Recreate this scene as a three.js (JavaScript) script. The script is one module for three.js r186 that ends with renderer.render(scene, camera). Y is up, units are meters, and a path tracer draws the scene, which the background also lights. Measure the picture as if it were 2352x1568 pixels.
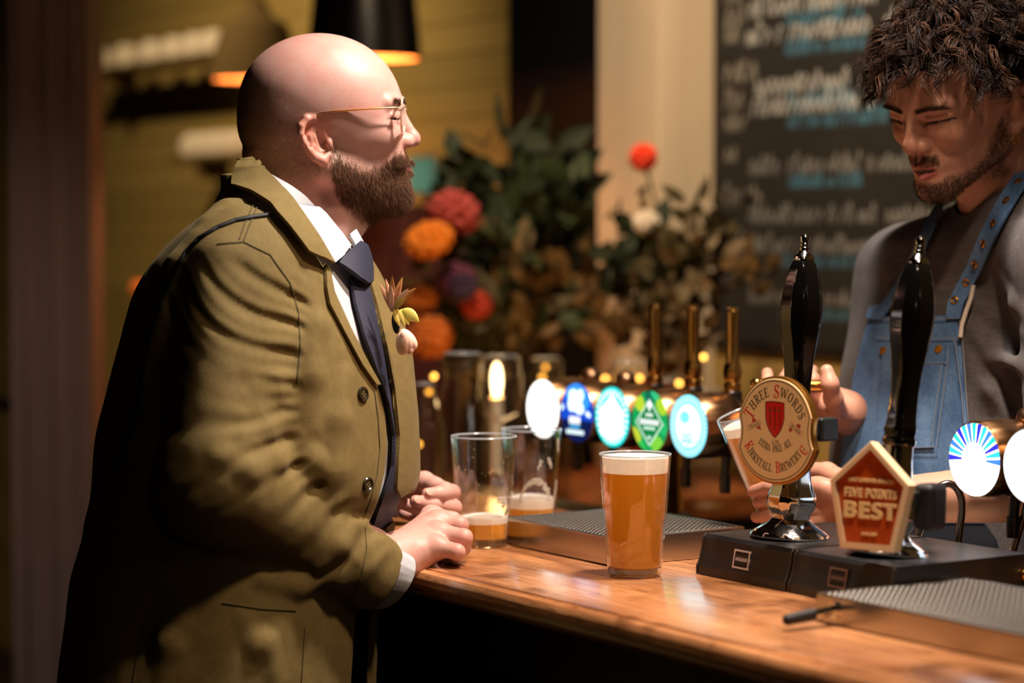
import * as THREE from 'three';
import { mergeGeometries, toCreasedNormals } from 'three/addons/utils/BufferGeometryUtils.js';
import { RoundedBoxGeometry } from 'three/addons/geometries/RoundedBoxGeometry.js';
import { FontLoader } from 'three/addons/loaders/FontLoader.js';
import { TextGeometry } from 'three/addons/geometries/TextGeometry.js';
import { RectAreaLightUniformsLib } from 'three/addons/lights/RectAreaLightUniformsLib.js';

// ---------- camera, light, exposure ----------
const F = 5553, W = 2352, H = 1568, HORIZON = 520, EYE = 1.5;      // 85 mm lens on a full frame, in pixels
const scene = new THREE.Scene();
scene.background = new THREE.Color(0x000000);
const PITCH = -Math.atan((H / 2 - HORIZON) / F);
const camera = new THREE.PerspectiveCamera(2 * Math.atan(H / 2 / F) * 180 / Math.PI, W / H, 0.05, 60);
camera.position.set(0, EYE, 0); camera.rotation.x = PITCH;
camera.focus = 2.98; camera.userData.fStop = 2.2; camera.updateMatrixWorld();
const renderer = new THREE.WebGLRenderer();
renderer.toneMapping = THREE.LinearToneMapping; renderer.toneMappingExposure = 1.08;
renderer.shadowMap.enabled = true; RectAreaLightUniformsLib.init();
const V = (x, y, z) => new THREE.Vector3(x, y, z);
const BAR_TURN = -58 * Math.PI / 180, CB = Math.cos(58 * Math.PI / 180), SB = Math.sin(58 * Math.PI / 180), HC = 1.077;
const bar = (s, t, h = 0) => V(CB * s + SB * t, HC + h, SB * s - CB * t);           // along the bar, across it, above its top
function spot(pos, target, color, intensity, angle, penumbra, radius) {
  const l = new THREE.SpotLight(color, intensity, 0, angle, penumbra, 2);
  l.position.copy(pos); l.target.position.copy(target); l.castShadow = true; l.shadow.radius = radius;
  scene.add(l, l.target); return l;
}
function point(pos, color, intensity, radius = 1) {
  const l = new THREE.PointLight(color, intensity, 0, 2); l.position.copy(pos); l.castShadow = true; l.shadow.radius = radius; scene.add(l); return l;
}
// the lamp that carries the picture hangs over the bar between the two men; the others are pendants, added wash spots and added globes
const KEY = V(0.44, 2.62, -2.84), KEY_AIM = V(0.14, 1.1, -3.02);
spot(KEY, KEY_AIM, 0xffefe2, 14, 0.68, 0.45, 3.2);
const KEY2 = V(0.56, 2.62, -2.2);                                     // its neighbour along the bar
spot(KEY2, V(0.25, 1.05, -2.85), 0xffdcbc, 6.6, 0.46, 0.4, 3.5);
// [along, across, rim height, intensity, radius, label, kind]
const LAMPS = [[-4.6, 2.5, 1.86, 2.6, 0.122, 'black dome pendant lamp with a copper lining behind the bald head', 0], [-5.4, 2.63, 1.86, 2.0, 0.11, 'shallow dark pendant lamp farther back, half hidden by the bald head', 1]];
for (const [s, t, h, i] of LAMPS) point(bar(s, t, h - HC + 0.075), 0xffb878, i * 0.3, 1);
spot(bar(-3.1, 1.9, 1.75), bar(-3.55, 3.0, 0.42), 0xffdcb4, 13, 0.78, 0.8, 3);        // unseen spot added to wash the chalkboard and the pilaster
spot(bar(-5.2, 1.6, 1.85), bar(-6.0, 3.0, 0.55), 0xffdcaa, 10, 0.75, 0.9, 3);          // second added spot, brightens the ochre boards
spot(bar(-3.0, -0.6, 1.9), V(-0.94, 0.9, -4.9), 0xffe6dc, 5.5, 0.22, 0.9, 3);  // added wash light, aimed at the timber post

const GLOBES = [[1.55, 2.3, -1.1, 'behind the barman\'s side of the bar'], [0.55, 2.5, 0.35, 'behind the camera']];  // unseen globes added so chrome and handles have something to reflect
for (const [x, y, z] of GLOBES) point(V(x, y, z), 0xffdcb0, 0.04, 4);

// ---------- helpers ----------
let seed = 7;
const rnd = () => { seed = (seed * 1664525 + 1013904223) >>> 0; return seed / 4294967296; };
const rr = (a, b) => a + (b - a) * rnd();
const clamp = (x, a, b) => x < a ? a : x > b ? b : x, mix = (a, b, t) => a + (b - a) * t;
const sstep = (a, b, x) => { const t = clamp((x - a) / (b - a), 0, 1); return t * t * (3 - 2 * t); };
const used = {};
function numbered(n) { const k = used[n] = (used[n] ?? -1) + 1; return k ? `${n}_${String(k).padStart(3, '0')}` : n; }
const rotP = new THREE.Euler(PITCH, 0, 0);
function ray(px, py) { return V((px - W / 2) / F, -(py - H / 2) / F, -1).applyEuler(rotP).normalize(); }
function P(px, py, d) { const r = ray(px, py); return r.multiplyScalar(d / -r.z).add(V(0, EYE, 0)); }   // photograph pixel at a depth in metres
function px(p) { const v = p.clone().sub(V(0, EYE, 0)).applyAxisAngle(V(1, 0, 0), -PITCH); return [W / 2 + F * v.x / -v.z, H / 2 - F * v.y / -v.z]; }
function thing(name, label, category, pos = V(0, 0, 0), turn = 0, group) {
  const o = new THREE.Group(); o.name = numbered(name); o.position.copy(pos); o.rotation.y = turn; scene.add(o);
  o.userData = { label, category }; if (group) o.userData.group = group; return o;
}
function part(name, geo, mat, parent, label) {
  const m = new THREE.Mesh(Array.isArray(geo) ? merge(geo) : geo, mat); m.name = parent === scene ? numbered(name) : name; m.castShadow = m.receiveShadow = true;
  if (label) m.userData.label = label; parent.add(m); return m;
}
function single(name, geo, mat, label, category, pos, turn = 0, group) {
  const m = part(name, geo, mat, scene); if (pos) m.position.copy(pos); m.rotation.y = turn; m.userData = { label, category }; if (group) m.userData.group = group; return m;
}
function struct(name, geo, mat, pos, turn = 0) { const m = part(name, geo, mat, scene); if (pos) m.position.copy(pos); m.rotation.y = turn; m.userData.kind = 'structure'; return m; }
function copyOf(o, label, pos, turn) { const c = o.clone(); c.name = numbered(o.name.replace(/_\d+$/, '')); c.userData = { ...o.userData }; if (label) c.userData.label = label; scene.add(c); c.position.copy(pos); if (turn !== undefined) c.rotation.y = turn; return c; }
function merge(list) {
  list = list.map((g) => { g = g.index ? g.toNonIndexed() : g; for (const k of Object.keys(g.attributes)) if (!['position', 'normal', 'uv', 'color'].includes(k)) g.deleteAttribute(k); return g; });
  const colored = list.every((g) => g.attributes.color); if (!colored) list.forEach((g) => g.deleteAttribute('color'));
  list.forEach((g) => { if (!g.attributes.uv) g.setAttribute('uv', new THREE.Float32BufferAttribute(new Float32Array(g.attributes.position.count * 2), 2)); });
  return mergeGeometries(list);
}
const box = (w, h, d, x = 0, y = 0, z = 0, r = 0.003) => new RoundedBoxGeometry(w, h, d, 2, Math.min(r, w / 2.01, h / 2.01, d / 2.01)).translate(x, y, z);
function lathe(pts, seg = 48, crease = 0.6) { return toCreasedNormals(new THREE.LatheGeometry(pts.map(([r, y]) => new THREE.Vector2(Math.max(r, 0), y)), seg), crease); }
function tube(pts, r, seg = 24, sides = 10) { return new THREE.TubeGeometry(new THREE.CatmullRomCurve3(pts), seg, r, sides); }
function cyl(a, b, r1, r2 = r1, seg = 20) {
  const d = b.clone().sub(a), g = new THREE.CylinderGeometry(r2, r1, d.length(), seg);
  g.applyQuaternion(new THREE.Quaternion().setFromUnitVectors(V(0, 1, 0), d.clone().normalize())); return g.translate((a.x + b.x) / 2, (a.y + b.y) / 2, (a.z + b.z) / 2);
}
function ball(r, x, y, z, sx = 1, sy = 1, sz = 1, seg = 20) { return new THREE.SphereGeometry(r, seg, Math.ceil(seg * 0.7)).scale(sx, sy, sz).translate(x, y, z); }
// a closed or open profile [[z, y] ...] swept along x from a to b, uv in metres
function sweep(profile, a, b, caps = true, crease = 0.5) {
  const pos = [], uv = []; let L = 0;
  for (let i = 0; i < profile.length - 1; i++) {
    const [z0, y0] = profile[i], [z1, y1] = profile[i + 1], l = Math.hypot(z1 - z0, y1 - y0);
    pos.push(a, y0, z0, b, y0, z0, b, y1, z1, a, y0, z0, b, y1, z1, a, y1, z1);
    uv.push(a, L, b, L, b, L + l, a, L, b, L + l, a, L + l); L += l;
  }
  if (caps) {
    const sh = THREE.ShapeUtils.triangulateShape(profile.slice(0, -1).map(([z, y]) => new THREE.Vector2(z, y)), []);
    for (const [i, j, k] of sh) for (const [x, o] of [[a, [i, k, j]], [b, [i, j, k]]]) for (const q of o) { pos.push(x, profile[q][1], profile[q][0]); uv.push(profile[q][0], profile[q][1]); }
  }
  const g = new THREE.BufferGeometry(); g.setAttribute('position', new THREE.Float32BufferAttribute(pos, 3)); g.setAttribute('uv', new THREE.Float32BufferAttribute(uv, 2));
  g.computeVertexNormals(); return toCreasedNormals(g, crease);
}
function shapeOf(pts) { const s = new THREE.Shape(); pts.forEach(([x, y], i) => i ? s.lineTo(x, y) : s.moveTo(x, y)); s.closePath(); return s; }
function extrude(shape, depth, bevel = 0.002, seg = 2) { return new THREE.ExtrudeGeometry(shape, { depth, bevelEnabled: bevel > 0, bevelThickness: bevel, bevelSize: bevel, bevelSegments: seg, curveSegments: 24 }); }
function canvas(w, h, draw) {
  const c = document.createElement('canvas'); c.width = w; c.height = h; draw(c.getContext('2d'), w, h);
  const t = new THREE.CanvasTexture(c); t.colorSpace = THREE.SRGBColorSpace; t.wrapS = t.wrapT = THREE.RepeatWrapping; t.anisotropy = 8; return t;
}
// value noise on a lattice, smooth, -1..1
function hash3(x, y, z) { let h = (x * 374761393 + y * 668265263 + z * 2147483647 * 3) | 0; h = Math.imul(h ^ (h >>> 13), 1274126177); h ^= h >>> 16; return ((h >>> 0) / 2147483648) - 1; }
function noise(x, y, z) {
  const X = Math.floor(x), Y = Math.floor(y), Z = Math.floor(z); x -= X; y -= Y; z -= Z;
  const u = x * x * (3 - 2 * x), v = y * y * (3 - 2 * y), w = z * z * (3 - 2 * z);
  const l = (k) => mix(mix(hash3(X, Y, Z + k), hash3(X + 1, Y, Z + k), u), mix(hash3(X, Y + 1, Z + k), hash3(X + 1, Y + 1, Z + k), u), v);
  return mix(l(0), l(1), w);
}
const fbm = (x, y, z, o = 4) => { let a = 0.5, s = 0; for (let i = 0; i < o; i++) { s += a * noise(x, y, z); x *= 2.03; y *= 2.01; z *= 2.05; a *= 0.5; } return s; };
function field(w, h, fn, srgb) {                       // a computed texture: fn(u, v) gives [r, g, b] in 0..1
  const d = new Uint8Array(w * h * 4);
  for (let j = 0; j < h; j++) for (let i = 0; i < w; i++) { const c = fn(i / w, j / h), k = (j * w + i) * 4; d[k] = clamp(c[0], 0, 1) * 255; d[k + 1] = clamp(c[1], 0, 1) * 255; d[k + 2] = clamp(c[2], 0, 1) * 255; d[k + 3] = 255; }
  const t = new THREE.DataTexture(d, w, h); t.magFilter = THREE.LinearFilter; t.minFilter = THREE.LinearMipmapLinearFilter; t.generateMipmaps = true; t.wrapS = t.wrapT = THREE.RepeatWrapping;
  if (srgb) t.colorSpace = THREE.SRGBColorSpace; t.needsUpdate = true; return t;
}
const std = (o) => new THREE.MeshStandardMaterial(o), phy = (o) => new THREE.MeshPhysicalMaterial(o);
const font = await new FontLoader().loadAsync('fonts/droid/droid_sans_bold.typeface.json');

// ---------- signed distances and their skin ----------
const smin = (a, b, k) => { const h = k - Math.abs(a - b); return h > 0 ? Math.min(a, b) - h * h / (4 * k) : Math.min(a, b); };
const smax = (a, b, k) => -smin(-a, -b, k);
function cone(x, y, z, a, b, r1, r2) {
  const dx = b.x - a.x, dy = b.y - a.y, dz = b.z - a.z, qx = x - a.x, qy = y - a.y, qz = z - a.z;
  const h = clamp((qx * dx + qy * dy + qz * dz) / (dx * dx + dy * dy + dz * dz + 1e-12), 0, 1);
  return Math.hypot(qx - dx * h, qy - dy * h, qz - dz * h) - (r1 + (r2 - r1) * h);
}
function ell(x, y, z, cx, cy, cz, rx, ry, rz) {
  x -= cx; y -= cy; z -= cz; const k0 = Math.hypot(x / rx, y / ry, z / rz), k1 = Math.hypot(x / (rx * rx), y / (ry * ry), z / (rz * rz));
  return k1 < 1e-9 ? -Math.min(rx, ry, rz) : k0 * (k0 - 1) / k1;
}
function grad(f, x, y, z, e = 0.0012) { const n = V(f(x + e, y, z) - f(x - e, y, z), f(x, y + e, z) - f(x, y - e, z), f(x, y, z + e) - f(x, y, z - e)); return n.lengthSq() < 1e-20 ? V(0, 1, 0) : n.normalize(); }
function skin(f, lo, hi, cell, { color, uv, slack = 1.6, keep } = {}) {
  const B = 6, n = [0, 1, 2].map((i) => Math.ceil((hi.getComponent(i) - lo.getComponent(i)) / cell / B) * B + 1), [nx, ny, nz] = n;
  const g = new Float32Array(nx * ny * nz).fill(1), at = (i, j, k) => (k * ny + j) * nx + i, half = B * cell * 0.87 * slack;
  for (let k = 0; k < nz - 1; k += B) for (let j = 0; j < ny - 1; j += B) for (let i = 0; i < nx - 1; i += B) {
    const c = f(lo.x + (i + B / 2) * cell, lo.y + (j + B / 2) * cell, lo.z + (k + B / 2) * cell);
    if (Math.abs(c) > half) { if (c < 0) for (let a = 0; a <= B; a++) for (let b = 0; b <= B; b++) for (let d = 0; d <= B; d++) if (g[at(i + d, j + b, k + a)] === 1) g[at(i + d, j + b, k + a)] = -1; continue; }
    for (let a = 0; a <= B; a++) for (let b = 0; b <= B; b++) for (let d = 0; d <= B; d++) { const q = at(i + d, j + b, k + a); if (g[q] === 1 || g[q] === -1) g[q] = f(lo.x + (i + d) * cell, lo.y + (j + b) * cell, lo.z + (k + a) * cell) || 1e-9; }
  }
  const id = new Map(), pos = [], E = [[0, 1], [2, 3], [4, 5], [6, 7], [0, 2], [1, 3], [4, 6], [5, 7], [0, 4], [1, 5], [2, 6], [3, 7]], v8 = new Float32Array(8);
  for (let k = 0; k < nz - 1; k++) for (let j = 0; j < ny - 1; j++) for (let i = 0; i < nx - 1; i++) {
    const q = at(i, j, k); let s = 0;
    v8[0] = g[q]; v8[1] = g[q + 1]; v8[2] = g[q + nx]; v8[3] = g[q + nx + 1]; const r = q + nx * ny; v8[4] = g[r]; v8[5] = g[r + 1]; v8[6] = g[r + nx]; v8[7] = g[r + nx + 1];
    for (let c = 0; c < 8; c++) if (v8[c] < 0) s++;
    if (s === 0 || s === 8) continue;
    let x = 0, y = 0, z = 0, m = 0;
    for (const [a, b] of E) { const A = v8[a], C = v8[b]; if (A < 0 === C < 0) continue; const t = A / (A - C); x += mix(a & 1, b & 1, t); y += mix(a >> 1 & 1, b >> 1 & 1, t); z += mix(a >> 2, b >> 2, t); m++; }
    id.set(q, pos.length / 3); pos.push(lo.x + (i + x / m) * cell, lo.y + (j + y / m) * cell, lo.z + (k + z / m) * cell);
  }
  const idx = [], quad = (a, b, c, d, flip) => { if (a === undefined || b === undefined || c === undefined || d === undefined) return; flip ? idx.push(a, c, b, a, d, c) : idx.push(a, b, c, a, c, d); };
  for (let k = 1; k < nz - 1; k++) for (let j = 1; j < ny - 1; j++) for (let i = 1; i < nx - 1; i++) {
    const q = at(i, j, k), s = g[q] < 0;
    if (s !== g[q + 1] < 0) quad(id.get(q - nx - nx * ny), id.get(q - nx * ny), id.get(q), id.get(q - nx), !s);
    if (s !== g[q + nx] < 0) quad(id.get(q - 1 - nx * ny), id.get(q - 1), id.get(q), id.get(q - nx * ny), !s);
    if (s !== g[q + nx * ny] < 0) quad(id.get(q - 1 - nx), id.get(q - nx), id.get(q), id.get(q - 1), !s);
  }
  const N = pos.length / 3, nor = new Float32Array(N * 3), col = color && new Float32Array(N * 3), tex = new Float32Array(N * 2), e = cell * 0.5, drop = keep && new Uint8Array(N);
  for (let i = 0; i < N; i++) {
    let x = pos[i * 3], y = pos[i * 3 + 1], z = pos[i * 3 + 2]; const gr = grad(f, x, y, z, e), d = clamp(f(x, y, z), -cell * 0.4, cell * 0.4);
    x -= gr.x * d * 0.8; y -= gr.y * d * 0.8; z -= gr.z * d * 0.8; pos[i * 3] = x; pos[i * 3 + 1] = y; pos[i * 3 + 2] = z;
    nor[i * 3] = gr.x; nor[i * 3 + 1] = gr.y; nor[i * 3 + 2] = gr.z;
    if (color) { const c = color(x, y, z, gr); col[i * 3] = c[0]; col[i * 3 + 1] = c[1]; col[i * 3 + 2] = c[2]; }
    const t = uv ? uv(x, y, z, gr) : [x - z, y]; tex[i * 2] = t[0]; tex[i * 2 + 1] = t[1];
    if (keep && !keep(x, y, z)) drop[i] = 1;
  }
  let ix = idx; if (keep) { ix = []; for (let i = 0; i < idx.length; i += 3) if (!(drop[idx[i]] || drop[idx[i + 1]] || drop[idx[i + 2]])) ix.push(idx[i], idx[i + 1], idx[i + 2]); }
  const geo = new THREE.BufferGeometry(); geo.setAttribute('position', new THREE.Float32BufferAttribute(pos, 3)); geo.setAttribute('normal', new THREE.BufferAttribute(nor, 3));
  geo.setAttribute('uv', new THREE.BufferAttribute(tex, 2)); if (color) geo.setAttribute('color', new THREE.BufferAttribute(col, 3)); geo.setIndex(ix); return geo;
}
// where the sight line of a pixel meets a surface; used to trace seams and hems onto cloth
function hit(f, X, Y, from = 2.4, to = 4.2) {
  const r = ray(X, Y), o = V(0, EYE, 0); let d = from / -r.z;
  for (let i = 0; i < 260; i++) { const p = o.clone().addScaledVector(r, d), v = f(p.x, p.y, p.z); if (v < 0.0004) { for (let k = 0; k < 8; k++) { d += f(p.x, p.y, p.z) * 0.7; p.copy(o).addScaledVector(r, d); } return p; } d += Math.max(v * 0.6, 0.0006); if (d > to * 1.1) break; }
  return null;
}
// a sheet of cloth laid on a surface: the outline is given by pixels, the sheet gets thickness and an offset
function sheet(outline, f, { off = 0.004, thick = 0.003, step = 7, from = 2.4, lift, depth } = {}) {
  const inside = (x, y) => { let c = false; for (let i = 0, j = outline.length - 1; i < outline.length; j = i++) { const [a, b] = outline[i], [m, n] = outline[j]; if (b > y !== n > y && x < (m - a) * (y - b) / (n - b) + a) c = !c; } return c; };
  const near = (x, y) => { let best = 1e9, bx = x, by = y; for (let i = 0, j = outline.length - 1; i < outline.length; j = i++) { const [a, b] = outline[j], [m, n] = outline[i], l = (m - a) ** 2 + (n - b) ** 2, t = clamp(((x - a) * (m - a) + (y - b) * (n - b)) / l, 0, 1), X = a + (m - a) * t, Y = b + (n - b) * t, d = Math.hypot(X - x, Y - y); if (d < best) { best = d; bx = X; by = Y; } } return [best, bx, by]; };
  const pts = [], top = [], bot = [], tri = [], put = (X, Y) => {
    let q = depth ? P(X, Y, depth(X, Y)) : hit(f, X, Y, from); if (!q) return; const n = depth ? V(0, 0, 1) : grad(f, q.x, q.y, q.z, 0.004), o = off + (lift ? lift(X, Y) : 0);
    pts.push([X, Y]); top.push(q.clone().addScaledVector(n, o + thick)); bot.push(q.clone().addScaledVector(n, o));
  };
  for (let i = 0; i < outline.length; i++) { const [a, b] = outline[i], [m, n] = outline[(i + 1) % outline.length], k = Math.max(1, Math.round(Math.hypot(m - a, n - b) / (step * 0.62))); for (let j = 0; j < k; j++) put(mix(a, m, j / k), mix(b, n, j / k)); }
  const xs = outline.map((p) => p[0]), ys = outline.map((p) => p[1]), x0 = Math.min(...xs), y0 = Math.min(...ys);
  for (let y = y0, r = 0; y < Math.max(...ys); y += step * 0.87, r++) for (let x = x0 + (r % 2) * step / 2; x < Math.max(...xs); x += step) if (inside(x, y) && near(x, y)[0] > step * 0.5) put(x + 0.013 * (r % 7), y);
  { // Delaunay triangles of the points, those inside the outline kept
    const A = pts.map((p) => p.slice()), n = A.length, M_ = 1e5; A.push([-M_, -M_], [M_, -M_], [0, M_]); let T = [[n, n + 1, n + 2]]; const circ = (t) => { const [a, b, c] = t.map((i) => A[i]), d = 2 * (a[0] * (b[1] - c[1]) + b[0] * (c[1] - a[1]) + c[0] * (a[1] - b[1])), s = (p) => p[0] * p[0] + p[1] * p[1], ux = (s(a) * (b[1] - c[1]) + s(b) * (c[1] - a[1]) + s(c) * (a[1] - b[1])) / d, uy = (s(a) * (c[0] - b[0]) + s(b) * (a[0] - c[0]) + s(c) * (b[0] - a[0])) / d; return [ux, uy, (a[0] - ux) ** 2 + (a[1] - uy) ** 2]; };
    let C = [circ(T[0])]; const order = [...Array(n).keys()];
    for (const i of order) {
      const [x, y] = A[i], edge = new Map(), T2 = [], C2 = [];
      for (let k = 0; k < T.length; k++) { const c = C[k]; if ((x - c[0]) ** 2 + (y - c[1]) ** 2 < c[2] * (1 + 1e-9)) { const t = T[k]; for (const [u, v] of [[t[0], t[1]], [t[1], t[2]], [t[2], t[0]]]) { const key = v * 1e6 + u; if (edge.has(key)) edge.delete(key); else edge.set(u * 1e6 + v, [u, v]); } } else { T2.push(T[k]); C2.push(c); } }
      for (const [u, v] of edge.values()) { const t = [u, v, i], c = circ(t); if (Number.isFinite(c[2])) { T2.push(t); C2.push(c); } } T = T2; C = C2;
    }
    for (const t of T) { if (t.some((i) => i >= n)) continue; const [a, b, c] = t.map((i) => A[i]), s = (b[0] - a[0]) * (c[1] - a[1]) - (c[0] - a[0]) * (b[1] - a[1]); if (Math.abs(s) < 0.02) continue; if (!inside((a[0] + b[0] + c[0]) / 3, (a[1] + b[1] + c[1]) / 3)) continue; tri.push(s < 0 ? t : [t[0], t[2], t[1]]); }
  }
  const pos = [], uv = [], idx = [], N = top.length, edges = new Map();
  for (const L of [top, bot]) L.forEach((p, i) => { pos.push(p.x, p.y, p.z); uv.push(pts[i][0] / 1850, -pts[i][1] / 1850); });
  for (const [a, b, c] of tri) { idx.push(a, b, c, N + a, N + c, N + b); for (const [u, v] of [[a, b], [b, c], [c, a]]) { const k = v * 1e6 + u; if (edges.has(k)) edges.delete(k); else edges.set(u * 1e6 + v, [u, v]); } }
  const m = new Map(), dup = (i) => { if (!m.has(i)) { m.set(i, pos.length / 3); pos.push(...pos.slice(i * 3, i * 3 + 3)); uv.push(uv[i * 2], uv[i * 2 + 1]); } return m.get(i); };
  for (const [u, v] of edges.values()) { const a = dup(u), b = dup(v), c = dup(N + u), d = dup(N + v); idx.push(a, c, d, a, d, b); }
  const g = new THREE.BufferGeometry(); g.setAttribute('position', new THREE.Float32BufferAttribute(pos, 3)); g.setAttribute('uv', new THREE.Float32BufferAttribute(uv, 2)); g.setIndex(idx); g.computeVertexNormals(); return g;
}
// a cord (seam, piping, stitch) laid on a surface along pixels
function cord(line, f, r, off = 0, from = 2.4, step = 10) {
  const pts = []; for (let i = 0; i < line.length - 1; i++) { const [a, b] = line[i], [c, d] = line[i + 1], n = Math.max(1, Math.round(Math.hypot(c - a, d - b) / step)); for (let k = i ? 1 : 0; k <= n; k++) { const q = hit(f, mix(a, c, k / n), mix(b, d, k / n), from); if (q) pts.push(q.addScaledVector(grad(f, q.x, q.y, q.z, 0.004), off)); } }
  return tube(pts, r, pts.length * 2, 6);
}
// ---------- the room ----------
const S0 = -9.4, S1 = 2.2, T0 = -2.4, T1 = 3.0, CEIL = 3.15;
const plaster = (r, g, b, v = 0.05) => field(512, 512, (u, w) => { const n = fbm(u * 9, w * 9, 3, 4) * v + fbm(u * 60, w * 60, 9, 2) * v * 0.5; return [r + n, g + n, b + n * 0.8]; }, true);
const ochreTex = plaster(0.62, 0.53, 0.30), creamTex = plaster(0.80, 0.74, 0.64, 0.04), darkTex = plaster(0.13, 0.11, 0.09, 0.03);
for (const t of [ochreTex, creamTex]) t.repeat.set(0.5, 0.5);
const M = {
  ochre: std({ map: ochreTex, roughness: 0.85 }), cream: std({ map: creamTex, roughness: 0.8 }), dark: std({ map: darkTex, roughness: 0.9 }),
  black: std({ color: 0x070708, roughness: 0.6 }), navy: std({ color: 0x07090d, roughness: 0.5 }), satin: phy({ color: 0x0a0a0b, roughness: 0.32, clearcoat: 0.4, clearcoatRoughness: 0.3 }),
  chrome: std({ color: 0xd8d6d2, metalness: 1, roughness: 0.1 }), steel: std({ color: 0xa9a7a3, metalness: 1, roughness: 0.3 }), gold: std({ color: 0xe8ae5c, metalness: 1, roughness: 0.2 }),
  bronze: std({ color: 0x8a6a4e, metalness: 1, roughness: 0.34 }), gloss: phy({ color: 0x060606, roughness: 0.12, clearcoat: 1, clearcoatRoughness: 0.04 }),
};
M.umber = std({ color: 0x54431c, roughness: 0.9 });
const LN = S1 - S0, LM = (S0 + S1) / 2, TN = T1 - T0, TM = (T0 + T1) / 2;
struct('floor', box(LN + 0.4, 0.1, TN + 0.4), std({ color: 0x2a1a10, roughness: 0.6 }), bar(LM, TM, -HC - 0.05), BAR_TURN);
struct('ceiling', box(LN + 0.4, 0.1, TN + 0.4), std({ color: 0x3a342a, roughness: 0.9 }), bar(LM, TM, CEIL - HC + 0.05), BAR_TURN);
const wallBack = struct('wall_back', box(LN + 0.4, CEIL, 0.15), M.ochre, bar(LM, T1 + 0.075, CEIL / 2 - HC), BAR_TURN);
struct('wall_front', box(LN + 0.4, CEIL, 0.15), M.dark, bar(LM, T0 - 0.075, CEIL / 2 - HC), BAR_TURN);
struct('wall_left', box(0.15, CEIL, TN), M.ochre, bar(S0 - 0.075, TM, CEIL / 2 - HC), BAR_TURN);
struct('wall_right', box(0.15, CEIL, TN), M.dark, bar(S1 + 0.075, TM, CEIL / 2 - HC), BAR_TURN);
const pilaster = struct('trim_1', box(0.225, CEIL, 0.14), M.cream, bar(-4.125, T1 - 0.07, CEIL / 2 - HC), BAR_TURN);
struct('trim_2', box(0.40, CEIL, 0.10), M.navy, bar(-4.46, T1 - 0.05, CEIL / 2 - HC), BAR_TURN);       // black upright beside it
{ // timber post at the left
  const c = P(133, 700, 4.9), g = [box(0.165, CEIL, 0.165, 0, 0, 0, 0.008)];
  for (const dx of [-0.055, 0, 0.05]) g.push(box(0.012, CEIL, 0.006, dx, 0, 0.084, 0.002));
  struct('trim_3', g, std({ map: plaster(0.50, 0.41, 0.37, 0.05), roughness: 0.75 }), V(c.x, CEIL / 2, c.z), 0);
}
// boards on the back wall to the left of the black upright, each a piece of the wall
{
  const boards = [0, 1, 2, 3].map((k) => std({ map: plaster(0.60 + k * 0.015, 0.515 + k * 0.013, 0.28 + k * 0.01, 0.05), roughness: 0.8 })), g = box(4.7, 0.0745, 0.02, 0, 0, 0, 0.003);
  for (let k = 0; k < 41; k++) { const m = part('plank', g, boards[(k * 7) % 4], wallBack); m.position.set(-4.66 - 2.35 - LM, -CEIL / 2 + 0.04 + k * 0.0765, 0.078 + (k % 3) * 0.001); }
}
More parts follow.
